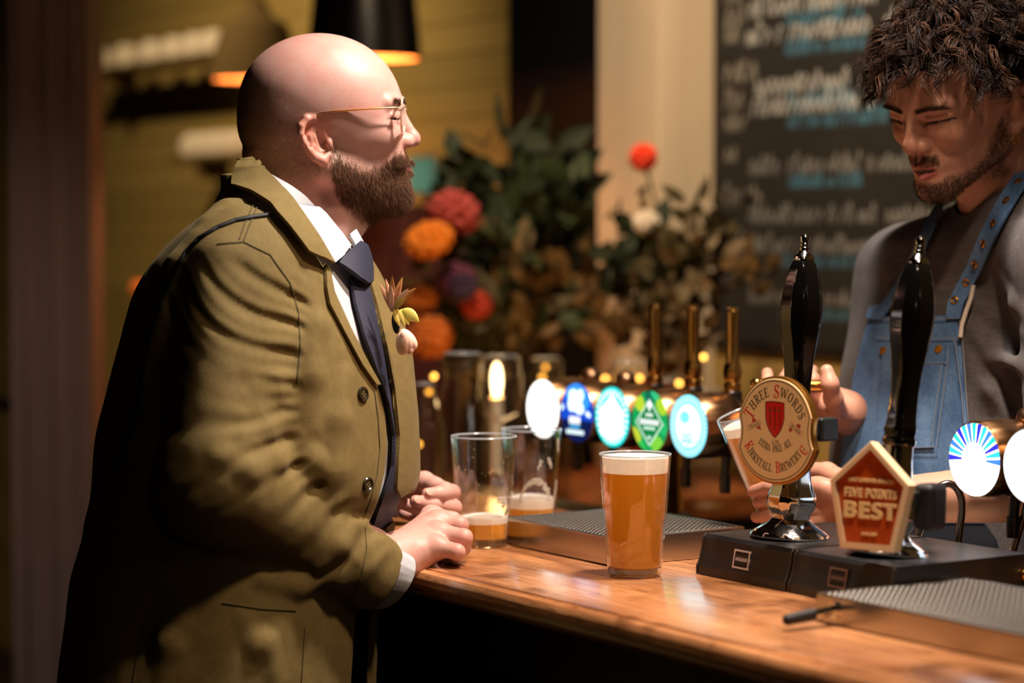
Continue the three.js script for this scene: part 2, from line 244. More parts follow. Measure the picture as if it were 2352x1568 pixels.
// chalkboard menu: chalk lines too soft to read
{
  const b = thing('chalkboard', 'large black chalkboard menu with white and blue chalk lines on the back wall', 'chalkboard', bar(-3.05, T1 - 0.006, 0), BAR_TURN);
  const w = 1.86, y0 = 1.272 - HC, h = 1.25, tex = canvas(1488, 1000, (c, CW, CH) => {
    c.fillStyle = '#141312'; c.fillRect(0, 0, CW, CH);
    let s = 11; const q = () => (s = (s * 16807) % 2147483647) / 2147483647;
    for (let i = 0; i < 900; i++) { c.fillStyle = `rgba(200,200,190,${q() * 0.012})`; c.beginPath(); c.ellipse(q() * CW, q() * CH, 20 + q() * 90, 5 + q() * 20, q(), 0, 7); c.fill(); }
    const scrawl = (x, y, len, size, col, a) => { c.strokeStyle = col; c.globalAlpha = a; c.lineWidth = size * 0.17; c.lineCap = 'round'; let X = x; while (X < x + len) { const ww = size * (0.36 + q() * 0.26); if (q() < 0.14) { X += size * 0.5; continue; } c.beginPath(); const tall = q() < 0.3 ? 1.4 : 0.85; c.moveTo(X, y); c.bezierCurveTo(X + ww * q(), y - size * tall, X + ww * q(), y - size * tall * 1.1, X + ww * 0.8, y - size * q()); if (q() < 0.6) c.lineTo(X + ww * 0.8, y); c.stroke(); X += ww + size * 0.1; } c.globalAlpha = 1; };
    // rows: height on the board in the photograph's pixels at its left edge
    const row = (y) => CH - (((HORIZON - y) / F * 4.95 + EYE) - 1.272) / h * CH;
    for (const [y, x, len, blue, bx, bl, sz] of [[-70, 60, 420, 1, 130, 240, 28], [48, 78, 330, 1, 170, 180, 28], [110, 70, 470, 1, 170, 190, 28], [224, 80, 520, 1, 175, 170, 27], [270, 85, 540, 1, 175, 240, 27], [402, 80, 640, 1, 180, 170, 24], [510, 78, 640, 0, 0, 0, 24], [576, 90, 560, 1, 165, 190, 23], [690, 78, 560, 1, 160, 180, 20]]) {
      scrawl(x, row(y), len, sz, '#ccd2d4', y < 330 ? 0.8 : 0.55); if (blue) scrawl(bx, row(y + 32), bl, sz * 0.8, '#4a92b8', 0.75);
    }
    for (const y of [10, 60, 100, 190, 250, 300, 370, 470, 560, 640]) scrawl(12, row(y), y === 190 || y === 470 ? 90 : 44, y === 190 ? 36 : 26, '#d6d3c8', 0.55);
  });
  const f = part('board', new THREE.BoxGeometry(w, h, 0.008).translate(0, y0 + h / 2, 0), std({ map: tex, roughness: 0.85 }), b);
  const uv = f.geometry.attributes.uv;
  part('frame', [box(w + 0.04, 0.025, 0.011, 0, y0 - 0.012, 0.001), box(w + 0.04, 0.025, 0.011, 0, y0 + h + 0.012, 0.001), box(0.025, h, 0.011, -w / 2 - 0.01, y0 + h / 2, 0.001), box(0.025, h, 0.011, w / 2 + 0.01, y0 + h / 2, 0.001)], M.black, b);
}
// ---------- pendant lamps ----------
function pendant(pos, r, ht, label, shade, inner, top) {
  const o = thing('pendant_lamp', label, 'lamp', pos);
  const out = [[0.022, ht], [0.03, ht - 0.02], [r * 0.42, ht - 0.045], [r * 0.72, ht * 0.68], [r * 0.9, ht * 0.4], [r * 0.985, ht * 0.12], [r, 0]];
  part('shade', lathe([...out, [r - 0.004, 0], ...out.slice(1).reverse().slice(1).map(([a, y]) => [a - 0.004, y - 0.002]), [0.0, ht - 0.02]].slice(0, -1)), shade, o);
  part('liner', lathe(out.slice(1).map(([a, y]) => [Math.max(a - 0.006, 0.001), Math.max(y - 0.004, 0.002)]).reverse()), inner, o);
  part('bulb', ball(0.03, 0, ht * 0.38, 0), std({ color: 0xffe0b0, emissive: 0xffb060, emissiveIntensity: 6 }), o);
  part('cord', cyl(V(0, ht - 0.01, 0), V(0, top - pos.y, 0), 0.005), M.black, o);
  return o;
}
const copperIn = std({ color: 0xb88858, roughness: 0.5 });
LAMPS.forEach(([s, t, h, , r, label, k]) => pendant(bar(s, t, h - HC), r, k ? 0.2 : 0.34, label, k ? M.umber : M.satin, copperIn, CEIL));
for (const [K, label] of [[KEY, 'bar lamp with an open black shade hanging above the counter between the two men'], [KEY2, 'bar lamp with an open black shade hanging above the counter nearest the camera']]) {
  const o = thing('pendant_lamp', label, 'lamp', K.clone());
  part('shade', lathe([[0.02, 0.2], [0.05, 0.19], [0.13, 0.08], [0.15, 0.03], [0.146, 0.03], [0.126, 0.078], [0.048, 0.18], [0.018, 0.19]]), M.satin, o);
  part('bulb', ball(0.068, 0, 0.012, 0), std({ color: 0xfff0dd, emissive: 0xffe2c4, emissiveIntensity: 12 }), o);
  part('cord', cyl(V(0, 0.19, 0), V(0, CEIL - K.y, 0), 0.005), M.black, o);
}
for (const [x, y, z, where] of GLOBES) {
  const o = thing('added_globe_lamp', `unseen opal globe lamp added for reflections, hanging ${where}`, 'lamp', V(x, y, z));
  part('globe', ball(0.1, 0, 0, 0, 1, 1, 1, 28), std({ color: 0xfff2e0, emissive: 0xffdcb0, emissiveIntensity: 4 }), o);
  part('cap', lathe([[0.03, 0.094], [0.04, 0.1], [0.036, 0.125], [0.006, 0.135]], 24), M.bronze, o); part('cord', cyl(V(0, 0.13, 0), V(0, CEIL - y, 0), 0.005), M.black, o);
}
// two high shelves of pale jars on the wall, far out of focus
{
  const pale = std({ color: 0xe6dcc8, roughness: 0.5 }), jarG = lathe([[0, 0], [0.042, 0], [0.046, 0.01], [0.046, 0.042], [0.03, 0.052], [0.03, 0.06], [0, 0.06]], 20), wood = std({ color: 0x6a5524, roughness: 0.8 });
  const rows = [[250, 160, 560, 62, [0, 0.21, 0.4, 0.56, 0.7, 0.82, 0.93]], [470, 338, 640, 318, [0, 0.17, 0.34, 0.52, 0.72, 0.94]]];
  rows.forEach(([x0, y0, x1, y1, at], n) => {
    const dep = (x) => (T1 - 0.16) / (SB * (x - W / 2) / F + CB), a = P(x0 - 20, y0 + 30, dep(x0 - 20)), b = P(x1, y1 + 30, dep(x1)), y = (a.y + b.y) / 2 + 0.0;
    const sh = thing('wall_shelf', n ? 'lower narrow wooden shelf with pale jars on the far wall behind the bald man' : 'upper narrow wooden shelf with a row of pale jars on the far wall', 'shelf', V((a.x + b.x) / 2, y, (a.z + b.z) / 2), BAR_TURN);
    const L = a.distanceTo(b); part('board', box(L + 0.2, 0.016, 0.12, 0, 0, -0.02), wood, sh); for (const k of [-1, 1]) part('bracket', box(0.016, 0.05, 0.1, k * L * 0.4, -0.035, -0.03), wood, sh);
    at.forEach((t, i) => { single('jar', jarG, pale, `${['leftmost', 'second from the left', 'third from the left', 'fourth from the left', 'fifth from the left', 'sixth from the left', 'seventh from the left'][i]} of the pale jars on the ${n ? 'lower' : 'upper'} wall shelf`, 'jar', V(mix(a.x, b.x, t), y + 0.008, mix(a.z, b.z, t)), 0, n ? 'jars on the lower shelf' : 'jars on the upper shelf'); });
  });
}
// ---------- the bar ----------
function woodTex(base, dark, w = 1024, h = 1024, scale = 1) {
  return field(w, h, (u, v) => {
    const x = u * 5 * scale, y = v * 34 * scale, warp = fbm(x * 0.8, y * 0.12, 1, 3) * 2.2, g = Math.sin((y + warp * 3.2) * 1.4) * 0.5 + 0.5, f = fbm(x * 3, y * 6, 5, 3), pore = Math.max(0, noise(x * 9, y * 16, 8) - 0.55) * 1.3;
    const big = fbm(u * 7, v * 7, 12, 4), stain = Math.max(0, fbm(u * 16, v * 11, 21, 3) - 0.24) * 1.8, t = clamp(0.28 + 0.22 * g + 0.36 * f + big * 0.5 + pore + stain, 0, 1);
    return [mix(base[0], dark[0], t), mix(base[1], dark[1], t), mix(base[2], dark[2], t)];
  }, true);
}
const counterTex = woodTex([0.85, 0.60, 0.40], [0.46, 0.27, 0.145]); counterTex.repeat.set(1 / 0.9, 1 / 0.9);
const counterRough = field(512, 512, (u, v) => { const n = 0.34 + fbm(u * 10, v * 24, 4, 4) * 0.24 + Math.max(0, fbm(u * 22, v * 22, 7, 2)) * 0.25; return [n, n, n]; }); counterRough.repeat.set(1 / 0.7, 1 / 0.7);
const counterBump = field(1024, 1024, (u, v) => { const n = 0.6 + fbm(u * 14, v * 120, 2, 3) * 0.5 - Math.max(0, noise(u * 40, v * 90, 3) - 0.6); return [n, n, n]; }); counterBump.repeat.set(1 / 0.9, 1 / 0.9);
const counterMat = phy({ map: counterTex, roughnessMap: counterRough, roughness: 1, bumpMap: counterBump, bumpScale: 0.0004, clearcoat: 0.8, clearcoatRoughness: 0.16 });
const CE = 1.488;    // front edge of the counter across the bar
{
  const p = [[-CE - 0.012, 0], [-CE - 0.006, -0.0008], [-CE - 0.0045, -0.0045], [-CE - 0.001, -0.0045], [-CE + 0.002, -0.001], [-CE + 0.008, -0.004], [-CE + 0.0125, -0.011], [-CE + 0.014, -0.018], [-CE + 0.012, -0.026], [-CE + 0.006, -0.033], [-CE - 0.004, -0.037], [-CE - 0.02, -0.04], [-1.97, -0.04], [-1.97, 0], [-CE - 0.012, 0]].map(([z, y]) => [z, y]);
  const c = single('bar_counter', sweep(p, -3.62, 0.7), counterMat, 'long worn varnished wooden bar counter with a moulded front edge', 'counter', bar(0, 0, 0), BAR_TURN);
}
{ // carcass under the counter with its panels
  const o = thing('bar_cabinet', 'dark panelled cabinet of the bar below the wooden counter', 'bar', bar(-1.46, 1.78, -HC), BAR_TURN);
  part('carcass', box(4.3, HC - 0.041, 0.34, 0, (HC - 0.041) / 2, 0, 0.005), M.black, o);
  const g = box(0.36, 0.82, 0.02, 0, 0, 0, 0.006); for (let k = 0; k < 11; k++) part('panel', g, M.black, o).position.set(-1.95 + k * 0.39, 0.52, 0.175);
  part('skirting', box(4.3, 0.1, 0.03, 0, 0.05, 0.18), M.black, o);
}
single('service_ledge', box(4.3, 0.03, 0.178, 0, -0.035, 0, 0.004), M.black, 'matt black service ledge behind the counter under the beer taps', 'ledge', bar(-1.46, 2.062, 0), BAR_TURN);
const returnTex = woodTex([0.62, 0.36, 0.18], [0.30, 0.15, 0.06], 512, 512); returnTex.repeat.set(1 / 0.8, 1 / 0.8);
const returnMat = phy({ map: returnTex, roughness: 0.42 });
const RH = -0.077;   // the lower return counter at the far end
single('return_counter', box(0.58, 0.05, 1.15, 0, -0.025, 0, 0.008), returnMat, 'lower wooden counter across the far end of the bar carrying flowers and glasses', 'counter', bar(-3.9, 2.41, RH), BAR_TURN);
{
  const o = thing('return_cabinet', 'dark cabinet under the lower wooden counter at the far end', 'cabinet', bar(-3.92, 2.41, -HC), BAR_TURN);
  part('carcass', box(0.5, HC + RH - 0.051, 1.1, 0, (HC + RH - 0.051) / 2, 0), M.black, o);
  for (const k of [-1, 1]) { const d = part('door', box(0.02, 0.8, 0.52, 0.255, 0.5, k * 0.27), M.black, o); part('handle', box(0.02, 0.1, 0.012, 0.27, 0.62, k * 0.05), M.bronze, d); }
}
const backTex = woodTex([0.60, 0.36, 0.18], [0.32, 0.17, 0.07], 512, 512);
{
  const o = thing('back_bar', 'low wooden back bar against the wall under the chalkboard', 'cabinet', bar(-2.2, 2.835, -HC), BAR_TURN);
  part('worktop', box(2.7, 0.04, 0.32, 0, 0.90, 0), phy({ map: backTex, roughness: 0.5 }), o);
  part('carcass', box(2.66, 0.87, 0.27, 0, 0.44, -0.02), M.black, o);
}
// ---------- glasses ----------
const clear = phy({ color: 0xffffff, roughness: 0.03, transmission: 1, thickness: 0, ior: 1.6 });
const rimGlass = phy({ color: 0xe2ebf2, roughness: 0.12, transmission: 0.7, thickness: 0, ior: 2 });
const smoky = phy({ color: 0xf2f0ea, roughness: 0.05, transmission: 1, thickness: 0, ior: 1.45 });
const baseGlass = phy({ color: 0xffffff, roughness: 0.02, transmission: 1, thickness: 0.01, ior: 1.5 });
const beer = (c) => phy({ color: c, roughness: 0.82, transmission: 0.8, thickness: 0, ior: 1.2 });
const paleBeer = beer(0xfad26a), amberBeer = beer(0xf8ca56);
const foamTex = field(256, 256, (u, v) => { const n = 0.97 - Math.max(0, fbm(u * 40, v * 40, 2, 3) - 0.1) * 0.2; return [n, n * 0.97, n * 0.92]; }, true); foamTex.repeat.set(8, 8);
const foam = phy({ map: foamTex, roughness: 0.97, transmission: 0.6, thickness: 0, ior: 1.2 });
function pint(pos, label, { rb = 0.0325, rt = 0.044, h = 0.152, fill, head, lacing = 0, mat = paleBeer, tilt } = {}) {
  const o = thing('pint_glass', label, 'glass', pos), R = (y) => rb + (rt - rb) * Math.pow(clamp(y / h, 0, 1), 0.93), e = 0.0022;
  part('wall', lathe([[rb - 0.004, 0.0], [rb - 0.0012, 0.0008], [rb, 0.003], ...[0.1, 0.25, 0.45, 0.65, 0.85, 1].map((t) => [R(t * h), t * h]), [rt - 0.0012, h + 0.0008], [rt - e, h], ...[0.85, 0.65, 0.45, 0.25, 0.1].map((t) => [R(t * h) - e, t * h]), [R(0.012) - e, 0.012], [0, 0.011]], 64), clear, o);
  part('rim', new THREE.TorusGeometry(rt - 0.0011, 0.0013, 10, 64).rotateX(Math.PI / 2).translate(0, h, 0), rimGlass, o);
  part('base', lathe([[0, 0.001], [rb - 0.004, 0.0006], [rb - 0.001, 0.003], [R(0.009) - 0.0006, 0.0105], [0, 0.0105]], 64), baseGlass, o);
  const lo = 0.0118, q = (y) => [R(y) - e - 0.0003, y];
  part('beer', lathe([[0, lo], q(lo), ...[0.3, 0.6, 1].map((t) => q(mix(lo, fill, t))), [0, fill]], 64), mat, o);
  const f0 = fill + 0.0002, fp = [[0, f0], q(f0), q(fill + head * 0.5), [R(fill + head) - e - 0.001, fill + head * 0.94], [R(fill + head) * 0.9, fill + head], [R(fill) * 0.5, fill + head * 1.02 + (lacing ? 0.003 : 0.0006)], [0, fill + head + (lacing ? 0.004 : 0.0008)]];
  part('foam', lathe(fp, 64), foam, o);
  if (lacing) {
    const g = []; let s = lacing * 77; const q2 = () => (s = (s * 16807) % 2147483647) / 2147483647;
    const blob = (a, y, r) => g.push(ball(r, Math.cos(a) * (R(y) - e - 0.0004), y, Math.sin(a) * (R(y) - e - 0.0004), 1, 1, 1, 6));
    const arcs = lacing === 1 ? [[0.55, 0.062, 1.0, 0.064, 0.004, 70], [-0.75, 0.05, -0.62, 0.062, 0.004, 30], [-0.6, fill + head, -0.2, fill + head + 0.012, 0.003, 40]] : [[2.05, fill + head, 0.75, fill + head, 0.0045, 150, 0.026], [0.3, fill + head, 0.12, 0.07, 0.004, 60], [0.2, 0.112, 0.34, 0.126, 0.005, 40], [0.75, 0.092, 0.9, 0.104, 0.0035, 24], [1.3, 0.09, 1.2, 0.1, 0.003, 14]];
    for (const [a0, y0, a1, y1, sp, n, lift = 0] of arcs) for (let i = 0; i < n * 3; i++) { const t = q2(), w = sp * (lift ? 0.4 + 0.9 * t : 1); blob(mix(a0, a1, t) + (q2() - 0.5) * w * 26, mix(y0, y1, t) + lift * Math.pow(Math.sin(Math.PI * t), 0.7) + (q2() - 0.5) * w * 2.2, 0.0003 + q2() * 0.0008); }
    for (let i = 0; i < 46; i++) blob(q2() * 6.28, mix(fill, h * 0.95, q2()), 0.0002 + q2() * 0.0004);
    part('lacing', g, foam, o).userData.kind = 'stuff';
  }
  return o;
}
const onBar = (X, Y, drop = 0) => { const d = (EYE - HC - drop) * F / (Y - HORIZON); return P(X, Y, d).setY(HC + drop); };
{
  const a = onBar(1458, 1325); a.y += 0.0003; pint(a, 'full pint of golden ale with a white head at the front of the bar', { fill: 0.126, head: 0.0195, h: 0.1475, mat: amberBeer });
  const b = onBar(1111, 1256); b.y += 0.0003; pint(b, 'nearly empty pint glass beside the bald man\'s hands', { fill: 0.031, head: 0.0075, lacing: 1, h: 0.1455 });
  const c = bar(-2.83, 1.80); c.y += 0.0003; pint(c, 'mostly empty pint glass with foam streaks behind the left drip tray', { fill: 0.032, head: 0.014, lacing: 2, h: 0.141, rt: 0.0425 });
}
// ---------- drip trays ----------
function perforated(w, d, pitch, r) {                   // flat plate with round holes, top at y = 0
  const pos = [], nx = Math.round(w / pitch), nz = Math.round(d / pitch), px_ = w / nx, pz = d / nz, K = 8, sq = [[1, 0], [1, 1], [0, 1], [-1, 1], [-1, 0], [-1, -1], [0, -1], [1, -1]];
  for (let i = 0; i < nx; i++) for (let j = 0; j < nz; j++) {
    const cx = -w / 2 + (i + 0.5) * px_, cz = -d / 2 + (j + 0.5) * pz, c = (k) => [cx + r * Math.cos(k * Math.PI / 4), cz + r * Math.sin(k * Math.PI / 4)], s = (k) => [cx + sq[k % 8][0] * px_ / 2, cz + sq[k % 8][1] * pz / 2], up = 0.0016;
    for (let k = 0; k < K; k++) {
      const [a, b] = c(k), [e, f] = c(k + 1), [g, h] = s(k), [m, n] = s(k + 1);
      pos.push(a, up, b, m, 0, n, g, 0, h, a, up, b, e, up, f, m, 0, n, a, up, b, e, -0.002, f, e, up, f, a, up, b, a, -0.002, b, e, -0.002, f);
    }
  }
  const g = new THREE.BufferGeometry(); g.setAttribute('position', new THREE.Float32BufferAttribute(pos, 3)); g.computeVertexNormals(); return g;
}
const brushed = std({ color: 0xcdc6bc, metalness: 1, roughness: 0.24 });
const grilleMat = std({ color: 0xa29d95, metalness: 1, roughness: 0.36 });
function tray(s0, s1, t0, t1, h, label) {
  const w = s1 - s0, d = t1 - t0, o = thing('drip_tray', label, 'drip tray', bar((s0 + s1) / 2, (t0 + t1) / 2, 0.0008), BAR_TURN), e = 0.004;
  part('pan', [box(w, 0.003, d, 0, 0.0015, 0, 0.001), box(w, h, e, 0, h / 2, d / 2 - e / 2, 0.0019), box(w, h, e, 0, h / 2, -d / 2 + e / 2, 0.0019), box(e, h, d, w / 2 - e / 2, h / 2, 0, 0.0019), box(e, h, d, -w / 2 + e / 2, h / 2, 0, 0.0019)], brushed, o);
  part('grille', perforated(w - 0.012, d - 0.012, 0.0085, 0.0028).translate(0, h - 0.0012, 0), grilleMat, o);
  return o;
}
tray(-2.728, -2.472, 1.692, 1.9, 0.036, 'steel drip tray with a perforated top behind the full pint');
{
  const o = tray(-2.014, -1.69, 1.643, 1.86, 0.03, 'steel drip tray with a rubber-tipped drain spout in the right foreground');
  const p0 = [-0.13, 0.012, 0.1085];
  part('drain_spout', [cyl(V(-0.13, 0.016, 0.106), V(-0.13, 0.013, 0.140), 0.0055, 0.005), cyl(V(-0.13, 0.0158, 0.108), V(-0.13, 0.0155, 0.112), 0.009)], M.chrome, o);
  part('spout_tip', [cyl(V(-0.13, 0.0135, 0.138), V(-0.13, 0.0105, 0.172), 0.0068, 0.006), ball(0.006, -0.13, 0.0105, 0.172)], M.black, o);
}
// ---------- beer taps ----------
const D = 0.0452;
function lensTexture(kind) {
  return canvas(512, 512, (c, w) => {
    const m = w / 2, disc = (r, col) => { c.fillStyle = col; c.beginPath(); c.arc(m, m, r, 0, 7); c.fill(); }, bars = (x, y, ww, hh, n, col) => { c.fillStyle = col; for (let i = 0; i < n; i++) c.fillRect(x - ww / 2 + i * ww / n, y, ww / n * 0.78, hh); };
    const ringMarks = (r, n, hh, col) => { c.fillStyle = col; for (let i = 0; i < n; i++) { c.save(); c.translate(m, m); c.rotate(i / n * Math.PI * 2); c.fillRect(-hh * 0.3, -r, hh * 0.6, hh); c.restore(); } };
    c.fillStyle = '#fff'; c.fillRect(0, 0, w, w);
    if (kind === 'white') disc(256, '#fffdf8');
    if (kind === 'blue') {
      disc(256, '#0a3fae'); c.fillStyle = '#03123f'; c.beginPath(); c.arc(m, m, 256, 0.25, 2.9); c.fill(); c.fillStyle = '#2f86ee'; c.beginPath(); c.ellipse(270, 120, 190, 110, 0.2, 0, 7); c.fill();
      c.fillStyle = '#e8ffff'; for (const [x, y, a, b] of [[220, 130, 90, 70], [270, 200, 100, 60], [180, 190, 60, 60], [310, 110, 50, 60], [30, 220, 24, 26], [430, 260, 40, 22]]) { c.beginPath(); c.ellipse(x, y, a, b, 0.4, 0, 7); c.fill(); }
      bars(230, 290, 170, 60, 4, '#fff'); bars(230, 365, 150, 20, 6, '#57c4ff'); bars(235, 405, 270, 34, 7, '#e9fbff');
    }
    if (kind === 'cyan') { disc(256, '#0cb9b4'); ringMarks(226, 26, 44, '#e2ffff'); c.fillStyle = '#fff'; c.beginPath(); c.moveTo(256, 70); c.lineTo(420, 210); c.lineTo(400, 400); c.lineTo(256, 440); c.lineTo(90, 400); c.lineTo(80, 210); c.fill(); }
    if (kind === 'green') {
      disc(256, '#0b9d52'); for (const [x, y, r, col] of [[110, 110, 90, '#d6dc2a'], [420, 130, 80, '#c3da2e'], [60, 390, 90, '#e0d630'], [370, 450, 110, '#8fd63c'], [256, 60, 70, '#0a5f4a'], [150, 470, 60, '#35c552'], [450, 300, 70, '#24b96a'], [330, 30, 60, '#36c58a']]) { c.fillStyle = col; c.globalAlpha = 0.85; c.beginPath(); c.ellipse(x, y, r, r * 0.7, 0.7, 0, 7); c.fill(); } c.globalAlpha = 1;
      c.fillStyle = '#04803f'; c.strokeStyle = '#eafff2'; c.lineWidth = 12; c.beginPath(); c.moveTo(256, 80); c.lineTo(440, 270); c.lineTo(256, 450); c.lineTo(70, 270); c.closePath(); c.fill(); c.stroke();
      c.fillStyle = '#fff'; c.beginPath(); c.moveTo(215, 110); c.lineTo(256, 90); c.lineTo(297, 110); c.lineTo(256, 180); c.fill(); bars(256, 190, 100, 26, 4, '#fff'); bars(256, 240, 270, 44, 7, '#fff'); bars(256, 300, 160, 24, 6, '#e0ffee'); bars(256, 375, 50, 26, 2, '#e0ffee');
    }
    if (kind === 'aqua') { disc(256, '#2fc0d8'); c.strokeStyle = '#c9fbff'; c.lineWidth = 7; for (const r of [243, 190]) { c.beginPath(); c.arc(m, m, r, 0, 7); c.stroke(); } ringMarks(232, 40, 34, '#d6fdff'); disc(176, '#e4ffff'); c.fillStyle = '#79e3ea'; c.beginPath(); c.ellipse(210, 190, 60, 46, 0, 0, 7); c.fill(); c.strokeStyle = '#3a8f9c'; c.lineWidth = 9; c.strokeRect(190, 330, 40, 36); c.strokeRect(250, 326, 44, 40); c.beginPath(); c.moveTo(160, 384); c.lineTo(330, 384); c.moveTo(256, 388); c.lineTo(256, 440); c.stroke(); }
    if (kind === 'rays') { disc(256, '#fff'); for (let i = 0; i < 15; i++) { const a = Math.PI + i / 14 * Math.PI; c.fillStyle = ['#2b2fd0', '#2fc6e0', '#3f7fee', '#1fc9c0'][i % 4]; c.beginPath(); c.moveTo(m + Math.cos(a) * 70, m + Math.sin(a) * 70); c.arc(m, m, 256, a - 0.075, a + 0.075); c.fill(); } disc(120, '#ffffff'); c.strokeStyle = '#cfd6e8'; c.lineWidth = 5; c.strokeRect(232, 226, 44, 70); }
    if (kind === 'pale') disc(256, '#eef6ff');
  });
}
const goldHandle = lathe([[0, 0], [0.0115, 0], [0.0125, 0.003], [0.0125, 0.010], [0.0105, 0.012], [0.0105, 0.014], [0.0125, 0.018], [0.0132, 0.028], [0.012, 0.036], [0.0098, 0.041], [0.0094, 0.046], [0.0088, 0.075], [0.0096, 0.113], [0.0090, 0.117], [0.006, 0.119], [0, 0.1192]], 28, 0.9);
const handleCollar = lathe([[0, 0], [0.0135, 0], [0.0142, 0.003], [0.0142, 0.013], [0.0125, 0.015], [0, 0.015]], 28);
const brushTex = field(256, 64, (u, v) => { const n = 0.30 + noise(u * 2, v * 60, 3) * 0.1; return [n, n, n]; });
const bronzeMat = std({ color: 0x9a7350, metalness: 1, roughness: 1, roughnessMap: brushTex });
const lensLights = [];
function beerFont(sList, kinds, handles, s0, s1, label, glow) {
  const mid = (s0 + s1) / 2, o = thing('beer_font', label, 'beer taps', bar(mid, 2.09, -0.0198), BAR_TURN), yc = 0.1635;
  part('tube', [cyl(V(s0 - mid, yc, 0), V(s1 - mid, yc, 0), 0.034, 0.034, 40)], bronzeMat, o);
  for (const x of [s0 - mid, s1 - mid]) part('end_cap', lathe([[0, 0.012], [0.02, 0.011], [0.034, 0.007], [0.0385, 0.002], [0.0385, -0.006], [0.034, -0.008]], 40).rotateZ(x < 0 ? Math.PI / 2 : -Math.PI / 2).translate(x, yc, 0), bronzeMat, o);
  part('column', lathe([[0.055, 0], [0.056, 0.006], [0.05, 0.012], [0.034, 0.02], [0.032, 0.13]], 36), bronzeMat, o);
  sList.forEach((s, i) => {
    const x = s - mid, body = part('tap_body', lathe([[0, -0.01], [0.03, -0.008], [0.034, 0.0], [0.036, 0.02], [D - 0.001, 0.024], [D + 0.0015, 0.028], [D + 0.0015, 0.085], [D - 0.0006, 0.0885], [D - 0.0012, 0.0865], [0.0, 0.0865]], 48).rotateX(Math.PI / 2).translate(x, yc, 0), bronzeMat, o);
    const tex = lensTexture(kinds[i]), lens = new THREE.CylinderGeometry(D - 0.0015, D - 0.0013, 0.003, 48).rotateX(Math.PI / 2).translate(0, 0, 0);
    const uv = lens.attributes.uv, lp = lens.attributes.position; for (let k = 0; k < uv.count; k++) uv.setXY(k, 0.5 + lp.getX(k) / D / 2, 0.5 + lp.getY(k) / D / 2);
    part('lens_light', lens.translate(x, yc, 0.0876), std({ color: 0x111111, roughness: 0.25, emissive: 0xffffff, emissiveMap: tex, emissiveIntensity: glow[i] }), body);
    part('spout', [cyl(V(x, yc - 0.03, 0.02), V(x, yc - 0.075, 0.024), 0.008, 0.006, 16), cyl(V(x, yc - 0.072, 0.024), V(x, yc - 0.098, 0.024), 0.0085, 0.008, 16)], M.satin, body);
    const l = new THREE.RectAreaLight([0xffffff, 0x6fa8ff, 0x9ff0f0, 0x8fe0a0, 0x9fe8f4][i % 5], glow[i] * 0.5, 0.06, 0.06); const lp2 = bar(s, 2.09 - 0.0895, yc - 0.0198); l.position.copy(lp2); l.lookAt(bar(s, 1.0, yc - 0.0198)); lensLights.push(l);
    if (handles[i]) { const c = part('handle_collar', handleCollar.clone().translate(x, yc + 0.032, 0.012), M.satin, body); part('tap_handle', goldHandle.clone().rotateZ(handles[i] - 1).translate(x, yc + 0.046, 0.012), M.gold, body); }
    else part('tap_knob', ball(0.016, x, yc + 0.045, 0.0, 1, 1, 1), M.bronze, body);
  });
  return o;
}
const TAP = [-3.114, -3.019, -2.925, -2.83, -2.736];
beerFont(TAP, ['white', 'blue', 'cyan', 'green', 'aqua'], [0, 0, 1, 1, 1], -3.19, -2.665, 'row of five beer taps with glowing round badges and brass handles', [2.4, 1.5, 1.9, 1.1, 1.35]);
beerFont([-2.157, -2.063], ['rays', 'pale'], [0, 0], -2.21, -1.95, 'pair of beer taps with glowing white and blue badges at the right edge', [1.5, 1.2]);
for (const l of lensLights) scene.add(l);
// ---------- hand pumps ----------
const plate = (bright) => canvas(256, 192, (c) => { c.fillStyle = bright ? '#c9bdb4' : '#8a6a56'; c.fillRect(0, 0, 256, 192); c.fillStyle = '#15110f'; c.beginPath(); c.roundRect(20, 18, 216, 156, 14); c.fill(); c.fillStyle = '#2a2320'; c.fillRect(30, 50, 196, 92); c.fillStyle = bright ? '#d9cfc6' : '#9a7a66'; c.font = 'bold 50px sans-serif'; c.textAlign = 'center'; c.textBaseline = 'middle'; c.fillText('ANGRAM', 128, 97, 190); });
const scuff = field(512, 256, (u, v) => { const n = 0.022 + Math.max(0, fbm(u * 30, v * 30, 4, 3) - 0.2) * 0.2; return [n * 1.6, n * 1.1, n]; }, true);
const baseMat = phy({ map: scuff, roughness: 0.5, clearcoat: 0.18, clearcoatRoughness: 0.2 });
const trimMat = std({ color: 0x4a4038, roughness: 0.4, metalness: 0.6 });
const handleGeo = lathe([[0, 0], [0.017, 0], [0.0195, 0.003], [0.0195, 0.007], [0.0175, 0.010], [0.0180, 0.014], [0.0195, 0.018], [0.0178, 0.022], [0.0166, 0.030], [0.0160, 0.045], [0.0160, 0.062], [0.0176, 0.085], [0.0208, 0.108], [0.0240, 0.128], [0.0255, 0.143], [0.0254, 0.154], [0.0238, 0.168], [0.0208, 0.184], [0.0170, 0.198], [0.0138, 0.207], [0.012, 0.209], [0, 0.209]], 56, 0.9);
const finialGeo = lathe([[0, 0], [0.0122, 0], [0.0126, 0.002], [0.0122, 0.0045], [0.0112, 0.0055], [0.0085, 0.009], [0.0062, 0.012], [0.0066, 0.0135], [0.0066, 0.0155], [0.0052, 0.017], [0.0058, 0.0185], [0.0062, 0.020], [0.005, 0.0215], [0.0052, 0.0225], [0.0064, 0.0255], [0.0062, 0.0285], [0.0042, 0.0315], [0, 0.0326]], 36, 0.7);
